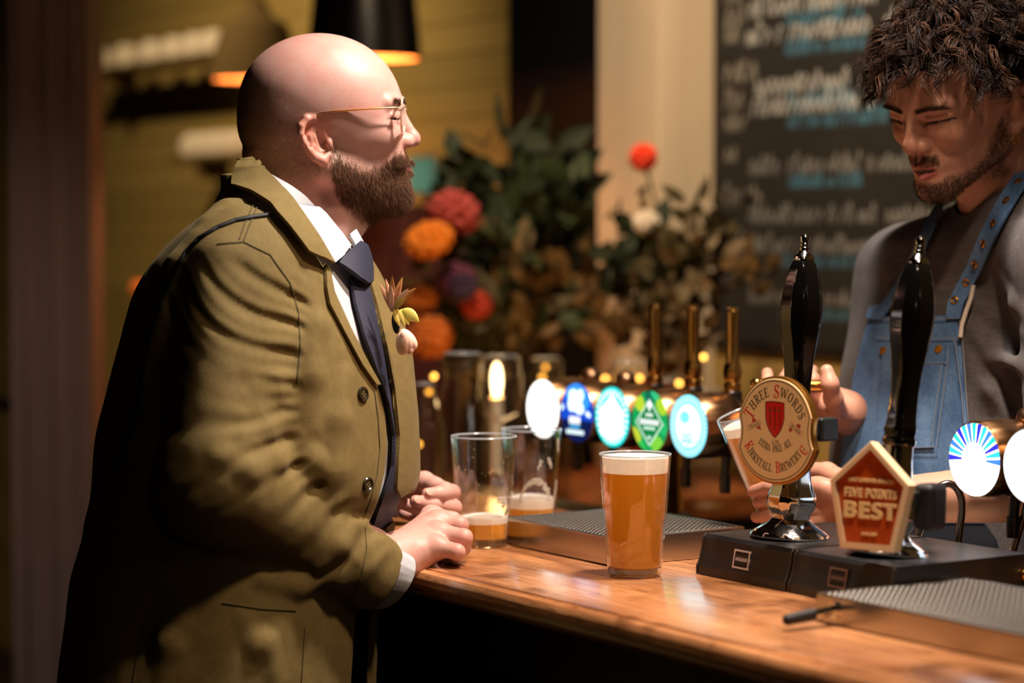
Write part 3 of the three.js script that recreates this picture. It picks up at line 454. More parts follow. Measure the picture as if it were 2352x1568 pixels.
const chromeGeo = lathe([[0, 0.012], [0.0475, 0.0], [0.0485, 0.002], [0.0475, 0.0045], [0.042, 0.0085], [0.033, 0.014], [0.0265, 0.018], [0.0228, 0.0225], [0.0232, 0.027], [0.0262, 0.0315], [0.0288, 0.035], [0.0296, 0.039], [0.0296, 0.047], [0.0287, 0.051], [0.0262, 0.056], [0.0228, 0.068], [0.0198, 0.086], [0.0172, 0.110], [0.0168, 0.126], [0, 0.126]].slice(1), 56, 0.7);
function handPump(s, lean, label, bright) {
  const o = thing('hand_pump', label, 'hand pump', bar(s, 1.82, 0.0006), BAR_TURN), w = 0.172;
  // base: z is towards the customer; front foot at 1.745, back at 1.965
  const p = [[0.075, 0], [0.0752, 0.010], [0.073, 0.014], [0.0705, 0.020], [0.067, 0.034], [0.0655, 0.044], [0.061, 0.0485], [-0.135, 0.0495], [-0.1445, 0.046], [-0.146, 0], [0.075, 0]];
  part('base', sweep(p, -w / 2, w / 2, true, 0.35), baseMat, o);
  for (const k of [-1, 1]) part('edge_trim', tube(p.slice(0, 7).map(([z, y]) => V(k * (w / 2 - 0.0006), y, z)), 0.0013, 30, 6), trimMat, o);
  const pl = new THREE.BoxGeometry(0.031, 0.0225, 0.0016), lbl = part('maker_plate', pl, std({ map: plate(bright), roughness: 0.4, metalness: 0.3 }), o); lbl.position.set(-0.003, 0.0262, 0.0702); lbl.rotation.x = -0.19;
  const up = new THREE.Group(); up.name = 'lever'; up.position.set(0, 0.049, 0); up.rotation.x = -lean; o.add(up);
  part('flange', chromeGeo, M.chrome, up); part('handle', handleGeo.clone().translate(0, 0.124, 0), M.gloss, up); part('finial', finialGeo.clone().translate(0, 0.333, 0), M.chrome, up);
  return [o, up];
}
const [pumpA] = handPump(-2.281, 0.058, 'hand pump with a tall black handle carrying the round cream badge', true);
const [pumpB] = handPump(-2.103, 0.128, 'hand pump with a tall black handle carrying the orange five-sided badge', false);
part('knob', [ball(0.0065, 0.09, 0.026, -0.128), cyl(V(0.084, 0.026, -0.128), V(0.09, 0.026, -0.128), 0.004)], M.gold, pumpB);
// round cream badge
{
  const c0 = P(1782, 988, 2.822), turn = -44 * Math.PI / 180, o = thing('pump_badge', 'round cream ale badge with a red shield and black and red lettering', 'badge', c0, turn);
  o.rotation.order = 'YXZ'; o.rotation.z = 0.03; o.rotation.x = -0.03;
  const outline = (k) => { const s = new THREE.Shape(), a = 0.0545 * k; s.moveTo(-a, 0.016 * k); s.bezierCurveTo(-0.047 * k, 0.046 * k, -0.026 * k, 0.0625 * k, 0, 0.0625 * k); s.bezierCurveTo(0.026 * k, 0.0625 * k, 0.047 * k, 0.046 * k, a, 0.016 * k); s.bezierCurveTo(0.0505 * k, 0.004 * k, 0.0505 * k, -0.010 * k, 0.0565 * k, -0.022 * k); s.bezierCurveTo(0.047 * k, -0.048 * k, 0.026 * k, -0.0625 * k, 0, -0.0625 * k); s.bezierCurveTo(-0.026 * k, -0.0625 * k, -0.047 * k, -0.048 * k, -0.0565 * k, -0.022 * k); s.bezierCurveTo(-0.0505 * k, -0.010 * k, -0.0505 * k, 0.004 * k, -a, 0.016 * k); return s; };
  part('rim', extrude(outline(0.985), 0.005, 0.0022, 3).translate(0, 0, -0.007), std({ color: 0xa8742e, metalness: 0.85, roughness: 0.25 }), o);
  const face = extrude(outline(0.955), 0.0016, 0.0008, 2).translate(0, 0, -0.0005), uv = face.attributes.uv, q = face.attributes.position;
  for (let i = 0; i < uv.count; i++) uv.setXY(i, 0.5 + q.getX(i) / 0.13, 0.5 + q.getY(i) / 0.13);
  const tex = canvas(1024, 1024, (c, w) => {
    const k = w / 0.13, X = (x) => w / 2 + x * k, Y = (y) => w / 2 - y * k;
    c.fillStyle = '#e6c795'; c.fillRect(0, 0, w, w);
    const path = (kk) => { c.beginPath(); const pts = outline(kk).getPoints(40); pts.forEach((p, i) => i ? c.lineTo(X(p.x), Y(p.y)) : c.moveTo(X(p.x), Y(p.y))); c.closePath(); };
    path(0.925); c.lineWidth = 9; c.strokeStyle = '#2a1c14'; c.stroke();
    const RED = '#c2282a', BLK = '#1d1512';
    // letters on an arc; rx, ry are the arc's radii in metres, a the angle from the top
    const arc = (txt, cx, cy, rx, ry, a0, a1, size, big, bottom, sq = 0.72) => { const n = txt.length, ws = []; let tot = 0; for (let i = 0; i < n; i++) { const b = big.includes(i), f = b ? size * 1.42 : size; c.font = `bold ${f}px serif`; const wd = txt[i] === ' ' ? size * 0.45 : c.measureText(txt[i]).width * sq; ws.push(wd); tot += wd; } let acc = 0;
      for (let i = 0; i < n; i++) { const a = mix(a0, a1, (acc + ws[i] / 2) / tot); acc += ws[i]; if (txt[i] === ' ') continue; const b = big.includes(i); c.font = `bold ${b ? size * 1.42 : size}px serif`; c.fillStyle = b ? RED : BLK; c.save(); const x = cx + rx * Math.sin(a), y = cy + (bottom ? -1 : 1) * ry * Math.cos(a); c.translate(X(x), Y(y)); c.rotate(bottom ? -a * 0.9 : a * 0.9); c.scale(sq, 1.05); c.textAlign = 'center'; c.textBaseline = 'middle'; c.fillText(txt[i], 0, b ? (bottom ? -8 : 4) : 0); c.restore(); } };
    arc('THREE SWORDS', 0, -0.004, 0.0435, 0.050, -1.2, 1.2, 118, [0, 6], false);
    arc('KIRKSTALL BREWERY', 0, 0.004, 0.0445, 0.0485, -1.16, 0.95, 98, [0, 10], true, 0.66);
    c.save(); c.translate(X(0.0415), Y(-0.0225)); c.rotate(-0.9); c.fillStyle = RED; c.font = 'bold 140px serif'; c.textAlign = 'center'; c.textBaseline = 'middle'; c.scale(0.7, 1); c.fillText('C', 0, 0); c.font = 'bold 56px serif'; c.fillStyle = BLK; c.fillText('o', 22, -4); c.restore();
    arc('EXTRA PALE ALE', 0, 0.016, 0.034, 0.0375, -0.72, 0.72, 84, [], true, 0.62);
    c.fillStyle = BLK; c.font = 'bold 62px serif'; c.textAlign = 'center'; c.save(); c.translate(X(0.001), Y(-0.0165)); c.scale(0.6, 1); c.fillText('4.5%', 0, 0); c.restore();
    // shield
    c.beginPath(); c.moveTo(X(-0.0135), Y(0.033)); c.quadraticCurveTo(X(0), Y(0.0345), X(0.0135), Y(0.032)); c.lineTo(X(0.0135), Y(0.015)); c.quadraticCurveTo(X(0.0115), Y(0), X(0), Y(-0.0085)); c.quadraticCurveTo(X(-0.0115), Y(0), X(-0.0135), Y(0.015)); c.closePath(); c.fillStyle = '#c4151b'; c.fill(); c.lineWidth = 9; c.strokeStyle = '#241410'; c.stroke();
    c.strokeStyle = '#231a0c'; c.lineCap = 'round'; for (const x of [-0.0072, 0, 0.0072]) { c.lineWidth = 9; c.beginPath(); c.moveTo(X(x), Y(0.028)); c.lineTo(X(x), Y(0.001 + Math.abs(x) * 0.5)); c.stroke(); c.lineWidth = 8; c.strokeStyle = '#4f4a1c'; c.beginPath(); c.moveTo(X(x - 0.0032), Y(0.0235)); c.lineTo(X(x + 0.0032), Y(0.0235)); c.stroke(); c.strokeStyle = '#231a0c'; }
    // banners
    for (const [k2, t] of [[-1, 'TRADE'], [1, 'MARK']]) { c.save(); c.translate(X(k2 * 0.0305), Y(k2 < 0 ? 0.0055 : 0.0025)); c.rotate(k2 < 0 ? -0.38 : 0.62); c.fillStyle = '#a8403a'; c.beginPath(); c.moveTo(-20, -22); c.quadraticCurveTo(0, -78, 28, -60); c.lineTo(40, -20); c.fill(); c.fillRect(k2 < 0 ? 20 : -64, 18, 40, 34); c.fillRect(k2 < 0 ? 44 : -50, 40, 18, 26); c.fillStyle = '#e6c795'; c.strokeStyle = '#b5524a'; c.lineWidth = 4; c.fillRect(-80, -24, 160, 48); c.strokeRect(-80, -24, 160, 48); c.fillStyle = BLK; c.font = 'bold 42px serif'; c.textAlign = 'center'; c.textBaseline = 'middle'; c.fillText(t, 0, 2, 140); c.restore(); }
  });
  part('face', face, phy({ map: tex, roughness: 0.3, clearcoat: 0.7, clearcoatRoughness: 0.08 }), o);
  part('bracket', [box(0.034, 0.022, 0.024, 0.026, 0.003, -0.026, 0.003), box(0.014, 0.028, 0.034, 0.040, 0.001, -0.044, 0.004), box(0.02, 0.02, 0.03, 0.005, 0, -0.02)], M.black, o);
}
// orange five-sided badge
{
  const c0 = P(1996, 1142, 2.668), turn = -37 * Math.PI / 180, o = thing('pump_badge', 'five-sided orange ale badge with a cream frame and raised cream letters', 'badge', c0, turn);
  o.rotation.order = 'YXZ'; o.rotation.x = -0.06; o.rotation.z = 0.0;
  const pent = (k) => [[0.000, 0.0605], [0.0485, 0.016], [0.0325, -0.0575], [-0.0325, -0.0575], [-0.0485, 0.016]].map(([x, y]) => [x * k, y * k]);
  const cream = std({ color: 0xe8c9a2, roughness: 0.5 }), fr = shapeOf(pent(1)); fr.holes.push(new THREE.Path(pent(0.885).map(([x, y]) => new THREE.Vector2(x, y))));
  part('back', extrude(shapeOf(pent(0.99)), 0.008, 0.001).translate(0, 0, -0.016), cream, o);
  part('frame', extrude(fr, 0.009, 0.0012).translate(0, 0, -0.0085), cream, o);
  const grain = woodTex([0.76, 0.33, 0.09], [0.66, 0.26, 0.06], 256, 256); grain.repeat.set(12, 12);
  part('panel', extrude(shapeOf(pent(0.89)), 0.002, 0).translate(0, 0, -0.0065), std({ map: grain, roughness: 0.42 }), o);
  const text = (t, size, y, wide, z) => { const g = new TextGeometry(t, { font, size, depth: 0.0016, curveSegments: 5, bevelEnabled: true, bevelThickness: 0.0006, bevelSize: size * 0.035, bevelSegments: 2 }); g.computeBoundingBox(); const b = g.boundingBox; const s = wide / (b.max.x - b.min.x); g.translate(-(b.max.x + b.min.x) / 2, 0, 0); g.scale(s, 1, 1); return g.translate(0, y, -0.0046 + z); };
  const letters = std({ color: 0xeccb94, roughness: 0.45 });
  part('lettering', [text('EAST LONDON BREWED', 0.0042, 0.0165, 0.056, 0), text('FIVE POINTS', 0.0098, -0.0005, 0.066, 0), text('BEST', 0.0175, -0.0235, 0.066, 0.0006), text('4.1% ABV', 0.0036, -0.0425, 0.02, 0)], letters, o);
  part('bracket', [box(0.026, 0.052, 0.04, 0.052, -0.008, -0.045, 0.008), box(0.05, 0.02, 0.03, 0.025, 0, -0.03, 0.004)], M.black, o);
}
// ---------- small things along the bar ----------
{
  const d = 2.955, rail = std({ color: 0x9a9288, metalness: 1, roughness: 0.25 }), at = [[2086, 1300], [2097, 1262], [2120, 1196], [2146, 1136], [2160, 1117], [2178, 1111], [2196, 1119], [2207, 1140], [2209, 1170], [2203, 1225], [2197, 1285]].map(([X, Y]) => P(X, Y, d)), foot = (p) => V(p.x, HC - 0.0195, p.z);
  single('steel_hoop', tube([foot(at[0]), ...at, foot(at[10])], 0.0048, 90, 12), rail, 'bent steel tube hoop behind the orange badge pump', 'metal rail');
  const e = [[2311, 1320], [2330, 1256], [2349, 1190], [2358, 1150]].map(([X, Y]) => P(X, Y, 2.93)); single('steel_tube', tube([foot(e[0]), ...e], 0.0045, 40, 12), rail, 'slanting steel tube at the right edge of the picture behind the pump base', 'metal rail');
  const cl = new THREE.PlaneGeometry(0.11, 0.09, 14, 12).rotateX(-Math.PI / 2), q = cl.attributes.position; for (let i = 0; i < q.count; i++) q.setY(i, 0.006 + 0.004 * noise(q.getX(i) * 50, q.getZ(i) * 50, 3));
  cl.computeVertexNormals(); single('bar_cloth', merge([cl, cl.clone().translate(0.004, 0.010, 0.003), cl.clone().translate(-0.002, 0.020, 0.002), cl.clone().translate(0, 0.026, 0), cl.clone().translate(-0.003, -0.0035, 0)]), std({ color: 0xd8c4ac, roughness: 0.9 }), 'folded pale cloth on the black ledge behind the pumps', 'cloth', bar(-2.246, 2.075, -0.0195), BAR_TURN);
}
// ---------- people: shared ----------
// A head in its own frame, laid out in units of 1/1791 m: X forwards from the nape, Y down, L to either side.
const U = 1 / 1791;
function headField(X, Y, L, o) {
  const l = Math.abs(L); let d = ell(X, Y, l, 734, 235, 0, 184, 157, 137);
  d = smin(d, ell(X, Y, l, 664, 298, 0, 112, 92, 110), 40);
  d = smin(d, ell(X, Y, l, 828, 312, 0, 95, 132, 88), 44);
  d = smin(d, ell(X, Y, l, 876, 378, 0, 58, 50, 54), 34);
  d = smin(d, ell(X, Y, l, 902, 430, 0, 33, 33, 38), 28);
  d = smin(d, cone(X, Y, l, { x: 752, y: 388, z: 84 }, { x: 895, y: 440, z: 20 }, 33, 26), 36);
  d = smin(d, ell(X, Y, l, 866, 312, 62, 44, 32, 30), 26);
  d = smin(d, cone(X, Y, l, { x: 908 + (o.deep || 0) * 0.5, y: 236 + (o.deep || 0), z: 16 }, { x: 884 + (o.deep || 0) * 0.8, y: 238 + (o.deep || 0), z: 78 }, 13, 11), 18);
  d = smax(d, -ell(X, Y, l, 922, 273, 50, 24, 17, 30), 13);
  d = smin(d, ell(X, Y, l, 889 - (o.deep || 0), 273, 51, 22, 22, 25), 4);                                   // eyeball under its lids
  if (X > 840 && l < 112) {
    const up = cone(X, Y, l, { x: 912, y: 266, z: 34 }, { x: 893, y: 268, z: 76 }, 9, 6), lo = cone(X, Y, l, { x: 910, y: 282, z: 36 }, { x: 890, y: 281, z: 76 }, 7, 5);
    d = smin(d, Math.min(up, lo), 8);
    if (o.wrinkles && X < 895) for (let i = 0; i < 6; i++) d = smax(d, -cone(X, Y, l, { x: 884, y: 276 + i * 3.2, z: 84 }, { x: 846 + i * 3, y: 262 + i * 10.5, z: 104 }, 2.1, 0.4), 2.5);
    d = smax(d, -cone(X, Y, l, { x: 918, y: 275, z: 36 }, { x: 893, y: 275.5, z: 84 }, 2.6, 1.6), 3);
  }
  d = smin(d, cone(X, Y, l, { x: 908, y: 246, z: 0 }, { x: 945, y: 310, z: 0 }, 12, 15 * o.nose), 15);
  d = smin(d, ell(X, Y, l, 945, 318, 0, 21, 19, 18 * o.nose), 8);
  d = smin(d, ell(X, Y, l, 925, 325, 18 * o.nose, 24, 17, 14), 7);
  if (X > 900 && Y > 310 && Y < 410 && l < 60) {
    d = smax(d, -ell(X, Y, l, 936, 343, 10 * o.nose, 10, 7, 6), 4);
    d = smin(d, cone(X, Y, l, { x: 939, y: 371, z: 0 }, { x: 920, y: 379, z: 30 }, 7, 4), 7);
    d = smin(d, cone(X, Y, l, { x: 938, y: 390 + o.open, z: 0 }, { x: 918, y: 383 + o.open * 0.4, z: 29 }, 8, 4), 7);
    d = smax(d, -cone(X, Y, l, { x: 950, y: 381 + o.open * 0.5, z: 0 }, { x: 925, y: 382 + o.open * 0.3, z: 30 }, 3 + o.open * 0.55, 1.5), 4);
  }
  if (o.roll) d = smin(d, ell(X, Y, l, 600, 352, 0, 43, 27, 74), 12);
  d = smin(d, cone(X, Y, L, o.neck0, o.neck1, 96, 106), 34);
  if (o.roll) d = smin(d, cone(X, Y, L, { x: 842, y: 436, z: 0 }, { x: 732, y: 562, z: 0 }, 50, 70), 40);
  if (l > 80 && X > 660 && X < 780) {                                                        // ear
    const e = 3, C = (A, r1, r2) => cone(X, Y, l, { x: A[0], y: A[1], z: A[2] }, { x: A[3], y: A[4], z: A[5] }, r1, r2); let a = ell(X, Y, l, 718, 322, 112, 27, 47, 9);
    a = smin(a, C([718, 318, 100, 740, 338, 92], 26, 24), 14);
    const R = [[734, 300, 110, 5.5], [730, 284, 118, 7], [716, 276, 126, 7.5], [701, 279, 131, 8], [688, 295, 134, 8.5], [687, 313, 134, 8.5], [694, 332, 131, 8.5], [706, 350, 126, 9], [719, 364, 121, 10.5], [735, 371, 115, 12], [748, 360, 108, 9]];
    for (let i = 0; i < R.length - 1; i++) a = smin(a, cone(X, Y, l, { x: R[i][0], y: R[i][1], z: R[i][2] }, { x: R[i + 1][0], y: R[i + 1][1], z: R[i + 1][2] }, R[i][3], R[i + 1][3]), e);
    a = smin(a, C([714, 294, 120, 705, 316, 122], 6, 7), 5); a = smin(a, C([705, 316, 122, 713, 340, 121], 7, 7), 5); a = smin(a, C([713, 340, 121, 728, 356, 116], 7, 6), 5);
    a = smax(a, -C([726, 308, 123, 737, 338, 120], 8.5, 9.5), 5); a = smax(a, -C([703, 292, 134, 696, 316, 136], 3, 3), 5); a = smax(a, -C([696, 316, 136, 706, 341, 131], 3, 2), 5); a = smax(a, -ell(X, Y, l, 739, 328, 106, 6, 9, 14), 4);
    a = smin(a, ell(X, Y, l, 751, 332, 111, 7, 13, 10), 5);
    d = smin(d, a, 6);
  }
  return d;
}
// frame of a head: world point -> (X, Y, L); f forwards, u up, r to the person's right
function frame(origin, yaw, pitch, roll, scale = 1, pivot = [735, 270]) {
  const m = new THREE.Matrix4().makeRotationFromEuler(new THREE.Euler(0, 0, 0)), R = new THREE.Matrix4().makeRotationY(yaw).multiply(new THREE.Matrix4().makeRotationZ(pitch)).multiply(new THREE.Matrix4().makeRotationX(roll)), e = R.elements;
  const k = 1 / (U * scale);
  return {
    to: (x, y, z) => { x -= origin.x; y -= origin.y; z -= origin.z; return [(e[0] * x + e[1] * y + e[2] * z) * k + pivot[0], pivot[1] - (e[4] * x + e[5] * y + e[6] * z) * k, (e[8] * x + e[9] * y + e[10] * z) * k]; },
    from: (X, Y, L) => { const a = (X - pivot[0]) / k, b = (pivot[1] - Y) / k, c = L / k; return V(origin.x + e[0] * a + e[4] * b + e[8] * c, origin.y + e[1] * a + e[5] * b + e[9] * c, origin.z + e[2] * a + e[6] * b + e[10] * c); },
    dir: (X, Y, L) => V(e[0] * X - e[4] * Y + e[8] * L, e[1] * X - e[5] * Y + e[9] * L, e[2] * X - e[6] * Y + e[10] * L), k,
  };
}
const skinBump = field(512, 512, (u, v) => { const n = 0.5 + fbm(u * 90, v * 90, 3, 3) * 0.7; return [n, n, n]; }); skinBump.repeat.set(22, 22);
const skinMat = phy({ color: 0xffffff, vertexColors: true, roughness: 0.5, bumpMap: skinBump, bumpScale: 0.00007, sheen: 0.15, sheenRoughness: 0.5, sheenColor: new THREE.Color(0.6, 0.35, 0.28) });
const mixc = (a, b, t) => [mix(a[0], b[0], t), mix(a[1], b[1], t), mix(a[2], b[2], t)];
// fingers and limbs: chains of [point, radius]
const chain = (x, y, z, pts, k) => { let d = 9; for (let i = 0; i < pts.length - 1; i++) d = smin(d, cone(x, y, z, pts[i][0], pts[i + 1][0], pts[i][1], pts[i + 1][1]), k); return d; };
function strandMesh(list, sides = 3) {                    // list of {p: [Vector3...], r}, tapered
  const pos = [], nor = [], idx = [], col = [];
  for (const { p, r, c, flat } of list) {
    const base = pos.length / 3, n = p.length;
    for (let i = 0; i < n; i++) {
      const t = p[Math.min(i + 1, n - 1)].clone().sub(p[Math.max(i - 1, 0)]).normalize(), a = Math.abs(t.y) < 0.9 ? V(0, 1, 0) : V(1, 0, 0), u = a.cross(t).normalize(), v = t.clone().cross(u), w = r * (flat ? Math.sin(Math.PI * (0.12 + 0.86 * i / (n - 1))) : 1 - 0.82 * Math.pow(i / (n - 1), 1.5));
      for (let s = 0; s < sides; s++) { const q = s / sides * Math.PI * 2, dx = Math.cos(q), dy = Math.sin(q), nn = u.clone().multiplyScalar(dx).addScaledVector(v, dy); pos.push(p[i].x + nn.x * w, p[i].y + nn.y * w, p[i].z + nn.z * w); nor.push(nn.x, nn.y, nn.z); const cc = c || [1, 1, 1]; col.push(cc[0], cc[1], cc[2]); }
    }
    for (let i = 0; i < n - 1; i++) for (let s = 0; s < sides; s++) { const a = base + i * sides + s, b = base + i * sides + (s + 1) % sides; idx.push(a, b, b + sides, a, b + sides, a + sides); }
  }
  const g = new THREE.BufferGeometry(); g.setAttribute('position', new THREE.Float32BufferAttribute(pos, 3)); g.setAttribute('normal', new THREE.Float32BufferAttribute(nor, 3)); g.setAttribute('color', new THREE.Float32BufferAttribute(col, 3)); g.setIndex(idx); return g;
}
const hairMat = phy({ color: 0xffffff, vertexColors: true, roughness: 0.55, specularIntensity: 0.25 });
function catmull(rows, y) {                               // rows sorted by their first entry; returns the others at y
  let i = 0; while (i < rows.length - 2 && y > rows[i + 1][0]) i++;
  const a = rows[Math.max(i - 1, 0)], b = rows[i], c = rows[i + 1], d = rows[Math.min(i + 2, rows.length - 1)], t = clamp((y - b[0]) / (c[0] - b[0]), 0, 1), o = [];
  for (let k = 1; k < b.length; k++) { const m0 = (c[k] - a[k]) * (c[0] - b[0]) / Math.max(c[0] - a[0], 1e-6), m1 = (d[k] - b[k]) * (c[0] - b[0]) / Math.max(d[0] - b[0], 1e-6), t2 = t * t, t3 = t2 * t; o.push((2 * t3 - 3 * t2 + 1) * b[k] + (t3 - 2 * t2 + t) * m0 + (3 * t2 - 2 * t3) * c[k] + (t3 - t2) * m1); }
  return o;
}
function weave(n, twill) { return field(512, 512, (u, v) => { const a = Math.sin((u + v * twill) * Math.PI * 2 * n), w = 0.5 + 0.12 * a * (0.5 + noise(u * 40, v * 40, 9)) + noise(u * 150, v * 150, 2) * 0.16 + fbm(u * 40, v * 40, 2, 3) * 0.2; return [w, w, w]; }); }
// inside test and distance to an outline in the photograph's pixels
function outlineField(pts) {
  return (x, y) => { let c = false, d = 1e9; for (let i = 0, j = pts.length - 1; i < pts.length; j = i++) { const [a, b] = pts[i], [m, n] = pts[j]; if (b > y !== n > y && x < (m - a) * (y - b) / (n - b) + a) c = !c; const l = (m - a) ** 2 + (n - b) ** 2, t = clamp(((x - a) * (m - a) + (y - b) * (n - b)) / l, 0, 1); d = Math.min(d, Math.hypot(a + (m - a) * t - x, b + (n - b) * t - y)); } return c ? -d : d; };
}
const fastPx = (x, y, z) => { const c = Math.cos(PITCH), s = Math.sin(PITCH), Y = y - EYE, yy = Y * c + z * s, zz = -Y * s + z * c; return [W / 2 - F * x / zz, H / 2 + F * yy / zz]; };
// ---------- the bald man in the olive jacket ----------
{
  const man = thing('person', 'bald bearded man in glasses and an olive jacket leaning on the bar', 'person', V(0, 0, 0));
  const HD = frame(P(735, 270, 3.1), 7 * Math.PI / 180, 0, 0), ho = { nose: 1, open: 0, roll: true, neck0: { x: 676, y: 380, z: 0 }, neck1: { x: 642, y: 585, z: 0 } };
  const head = (x, y, z) => { const q = HD.to(x, y, z); return headField(q[0], q[1], q[2], ho) / HD.k; };
  // torso: height rows of silhouette edges (photograph pixels at 3.02 m) and half breadth in metres
  const DT = 3.02, K = F / DT, rows = [[400, 575, 645, 0.035], [440, 548, 685, 0.055], [490, 492, 740, 0.098], [545, 425, 806, 0.15], [610, 372, 852, 0.192], [690, 330, 890, 0.212], [780, 301, 926, 0.22], [900, 268, 946, 0.222], [1000, 243, 953, 0.222], [1090, 234, 953, 0.222], [1135, 228, 942, 0.222], [1175, 218, 908, 0.222], [1230, 208, 890, 0.225], [1300, 190, 880, 0.23], [1400, 174, 874, 0.236], [1568, 155, 868, 0.245], [1800, 145, 870, 0.25], [2150, 135, 880, 0.26]];
  const TY = 18 * Math.PI / 180, ct = Math.cos(TY), st = Math.sin(TY);
  const table = []; for (let Y = 395; Y <= 2160; Y += 3) { const [l, r, B] = catmull(rows, Y), e = (r - l) / 2 / K, A = Math.sqrt(Math.max(e * e - (B * st) ** 2, 0.003)) / ct; table.push([((l + r) / 2 - W / 2) / K, A, B]); }
  const pyAt = (y) => HORIZON + (EYE - y) * F / DT;
  const torso = (x, y, z) => { const Y = pyAt(y), q = clamp((Y - 395) / 3, 0, table.length - 1.001), i = Math.floor(q), t = q - i, a = table[i], b = table[i + 1], cx = mix(a[0], b[0], t), A = mix(a[1], b[1], t), B = mix(a[2], b[2], t), X = x - cx, Z = z + DT, f = X * ct + Z * st, r = -X * st + Z * ct; const n = 2.25, g = Math.pow(Math.pow(Math.abs(f) / A, n) + Math.pow(Math.abs(r) / B, n), 1 / n); let d = (g - 1) * Math.min(A, B) * 0.92; if (y < 1.3) { const t = SB * x - CB * z; d = smax(d, t - 1.466 - Math.max(0, y - 1.08) * 3, 0.02); } return Y < 400 ? smax(d, (400 - Y) / K, 0.02) : d; };
  const shN = P(548, 650, 2.885), elN = P(505, 1105, 2.80), wrN = P(872, 1332, 2.955), shF = P(712, 655, 3.2), elF = P(730, 1050, 3.36), wrF = P(905, 1128, 3.27);
  const prA = P(508, 596, 2.832), prB = P(484, 1030, 2.762);      // the sleeve's pressed edge
  const armN = (x, y, z) => smin(smin(cone(x, y, z, shN, elN, 0.079, 0.068), cone(x, y, z, elN, wrN, 0.068, 0.05), 0.035), cone(x, y, z, prA, prB, 0.018, 0.022), 0.035);
  const armF = (x, y, z) => smin(cone(x, y, z, shF, elF, 0.075, 0.062), cone(x, y, z, elF, wrF, 0.06, 0.047), 0.035);
  const shoulderN = [P(606, 556, 2.97), P(560, 606, 2.9)], shoulderF = [P(672, 560, 3.1), P(704, 620, 3.2)];
  const axisN = wrN.clone().sub(elN).normalize(), cuffN = P(862, 1322, 2.95);
  const base0 = (x, y, z) => {
    let d = torso(x, y, z); d = smin(d, cone(x, y, z, shoulderN[0], shoulderN[1], 0.05, 0.07), 0.05); d = smin(d, cone(x, y, z, shoulderF[0], shoulderF[1], 0.04, 0.06), 0.05);
    let a = armN(x, y, z); a = smax(a, (x - cuffN.x) * axisN.x + (y - cuffN.y) * axisN.y + (z - cuffN.z) * axisN.z, 0.006);
    return smin(smin(d, a, 0.009), armF(x, y, z), 0.03);
  };
  // folds of the cloth, ridges and hollows laid where the photograph shows them: [pixels..., radius, ridge or hollow]
  const folds = [];
  const fold = (pts, r, kind, soft = 0.018, sink = 0.8) => { const w = pts.map(([X, Y]) => { const q = hit(base0, X, Y, 2.4); return q && q.addScaledVector(grad(base0, q.x, q.y, q.z, 0.01), kind > 0 ? -r * sink : r * (sink + 0.08)); }).filter(Boolean); for (let i = 0; i < w.length - 1; i++) { const e0 = i === 0 ? 0.35 : 1, e1 = i === w.length - 2 ? 0.35 : 1, c = w[i].clone().add(w[i + 1]).multiplyScalar(0.5); folds.push([w[i], w[i + 1], r * e0, r * e1, kind, soft, c, w[i].distanceTo(w[i + 1]) / 2 + r + soft * 1.2]); } };
  const ridge = (r, ...p) => fold(p, r, 1), hollow = (r, ...p) => fold(p, r, -1);
  ridge(0.010, [500, 1048], [575, 1078], [640, 1056], [668, 1036]); ridge(0.009, [560, 1002], [618, 982], [660, 956]); ridge(0.009, [590, 880], [640, 884], [672, 876]);
  ridge(0.009, [600, 1330], [690, 1345], [770, 1330], [815, 1290]); ridge(0.008, [730, 1300], [785, 1255], [818, 1205]);
  ridge(0.010, [716, 640], [728, 740], [720, 860], [712, 980]);
  ridge(0.013, [795, 860], [782, 960], [768, 1080], [770, 1150]); ridge(0.009, [690, 1010], [720, 1060], [758, 1100]);
  ridge(0.012, [440, 540], [400, 600], [372, 690]); ridge(0.010, [470, 500], [520, 470], [560, 460]); ridge(0.012, [560, 1420], [600, 1480], [640, 1560]); ridge(0.012, [420, 1400], [390, 1480], [370, 1567]); hollow(0.012, [350, 1390], [318, 1480], [300, 1567]);
  // creases that run slantwise round the sleeve and gather in the crook of the elbow
  const slant = [[0.86, 0.0], [0.95, 0.0], [1.1, -0.5], [1.2, -0.6], [1.265, -0.2], [1.31, 0.3], [1.38, 0.7], [1.46, 0.95], [1.6, 1.0]];
  const creases = (x, y, z) => {
    const s = catmull(slant, y)[0], u = x + 0.31, n1 = noise(x * 9, y * 9, z * 9), n2 = noise(x * 21 + 7, y * 21, z * 21), q = (y + s * u + n1 * 0.02 + n2 * 0.006) * Math.PI * 2 / 0.046, amp = 0.0027 * (0.7 + 0.9 * noise(x * 12, y * 15 + 3, z * 12)) * (0.55 + 0.45 * sstep(-0.40, -0.30, x));
    return -amp * (Math.sin(q) * 0.7 + 0.32 * Math.sin(q * 2 + 0.8 + n1) + 0.2 * Math.sin(q * 0.43 + 2));
  };
  const foldBits = folds.map((q) => q.concat(q[6].x, q[6].y, q[6].z));
  const base = (x, y, z) => {
    let d = base0(x, y, z); if (Math.abs(d) > 0.05) return d;
    for (const q of foldBits) { const dx = x - q[8], dy = y - q[9], dz = z - q[10]; if (dx * dx + dy * dy + dz * dz > q[7] * q[7]) continue; const c = cone(x, y, z, q[0], q[1], q[2], q[3]); d = q[4] > 0 ? smin(d, c, q[5]) : smax(d, -c, q[5]); }
    const wa = sstep(0.022, 0.002, armN(x, y, z)) * sstep(0.04, 0.075, Math.hypot(x - cuffN.x, y - cuffN.y, z - cuffN.z)) * sstep(1.475, 1.44, y); if (wa > 0.01) d += creases(x, y, z) * wa;
    return d + noise(x * 22, y * 14, z * 22) * 0.0016 + noise(x * 55, y * 42, z * 55) * 0.0006;
  };
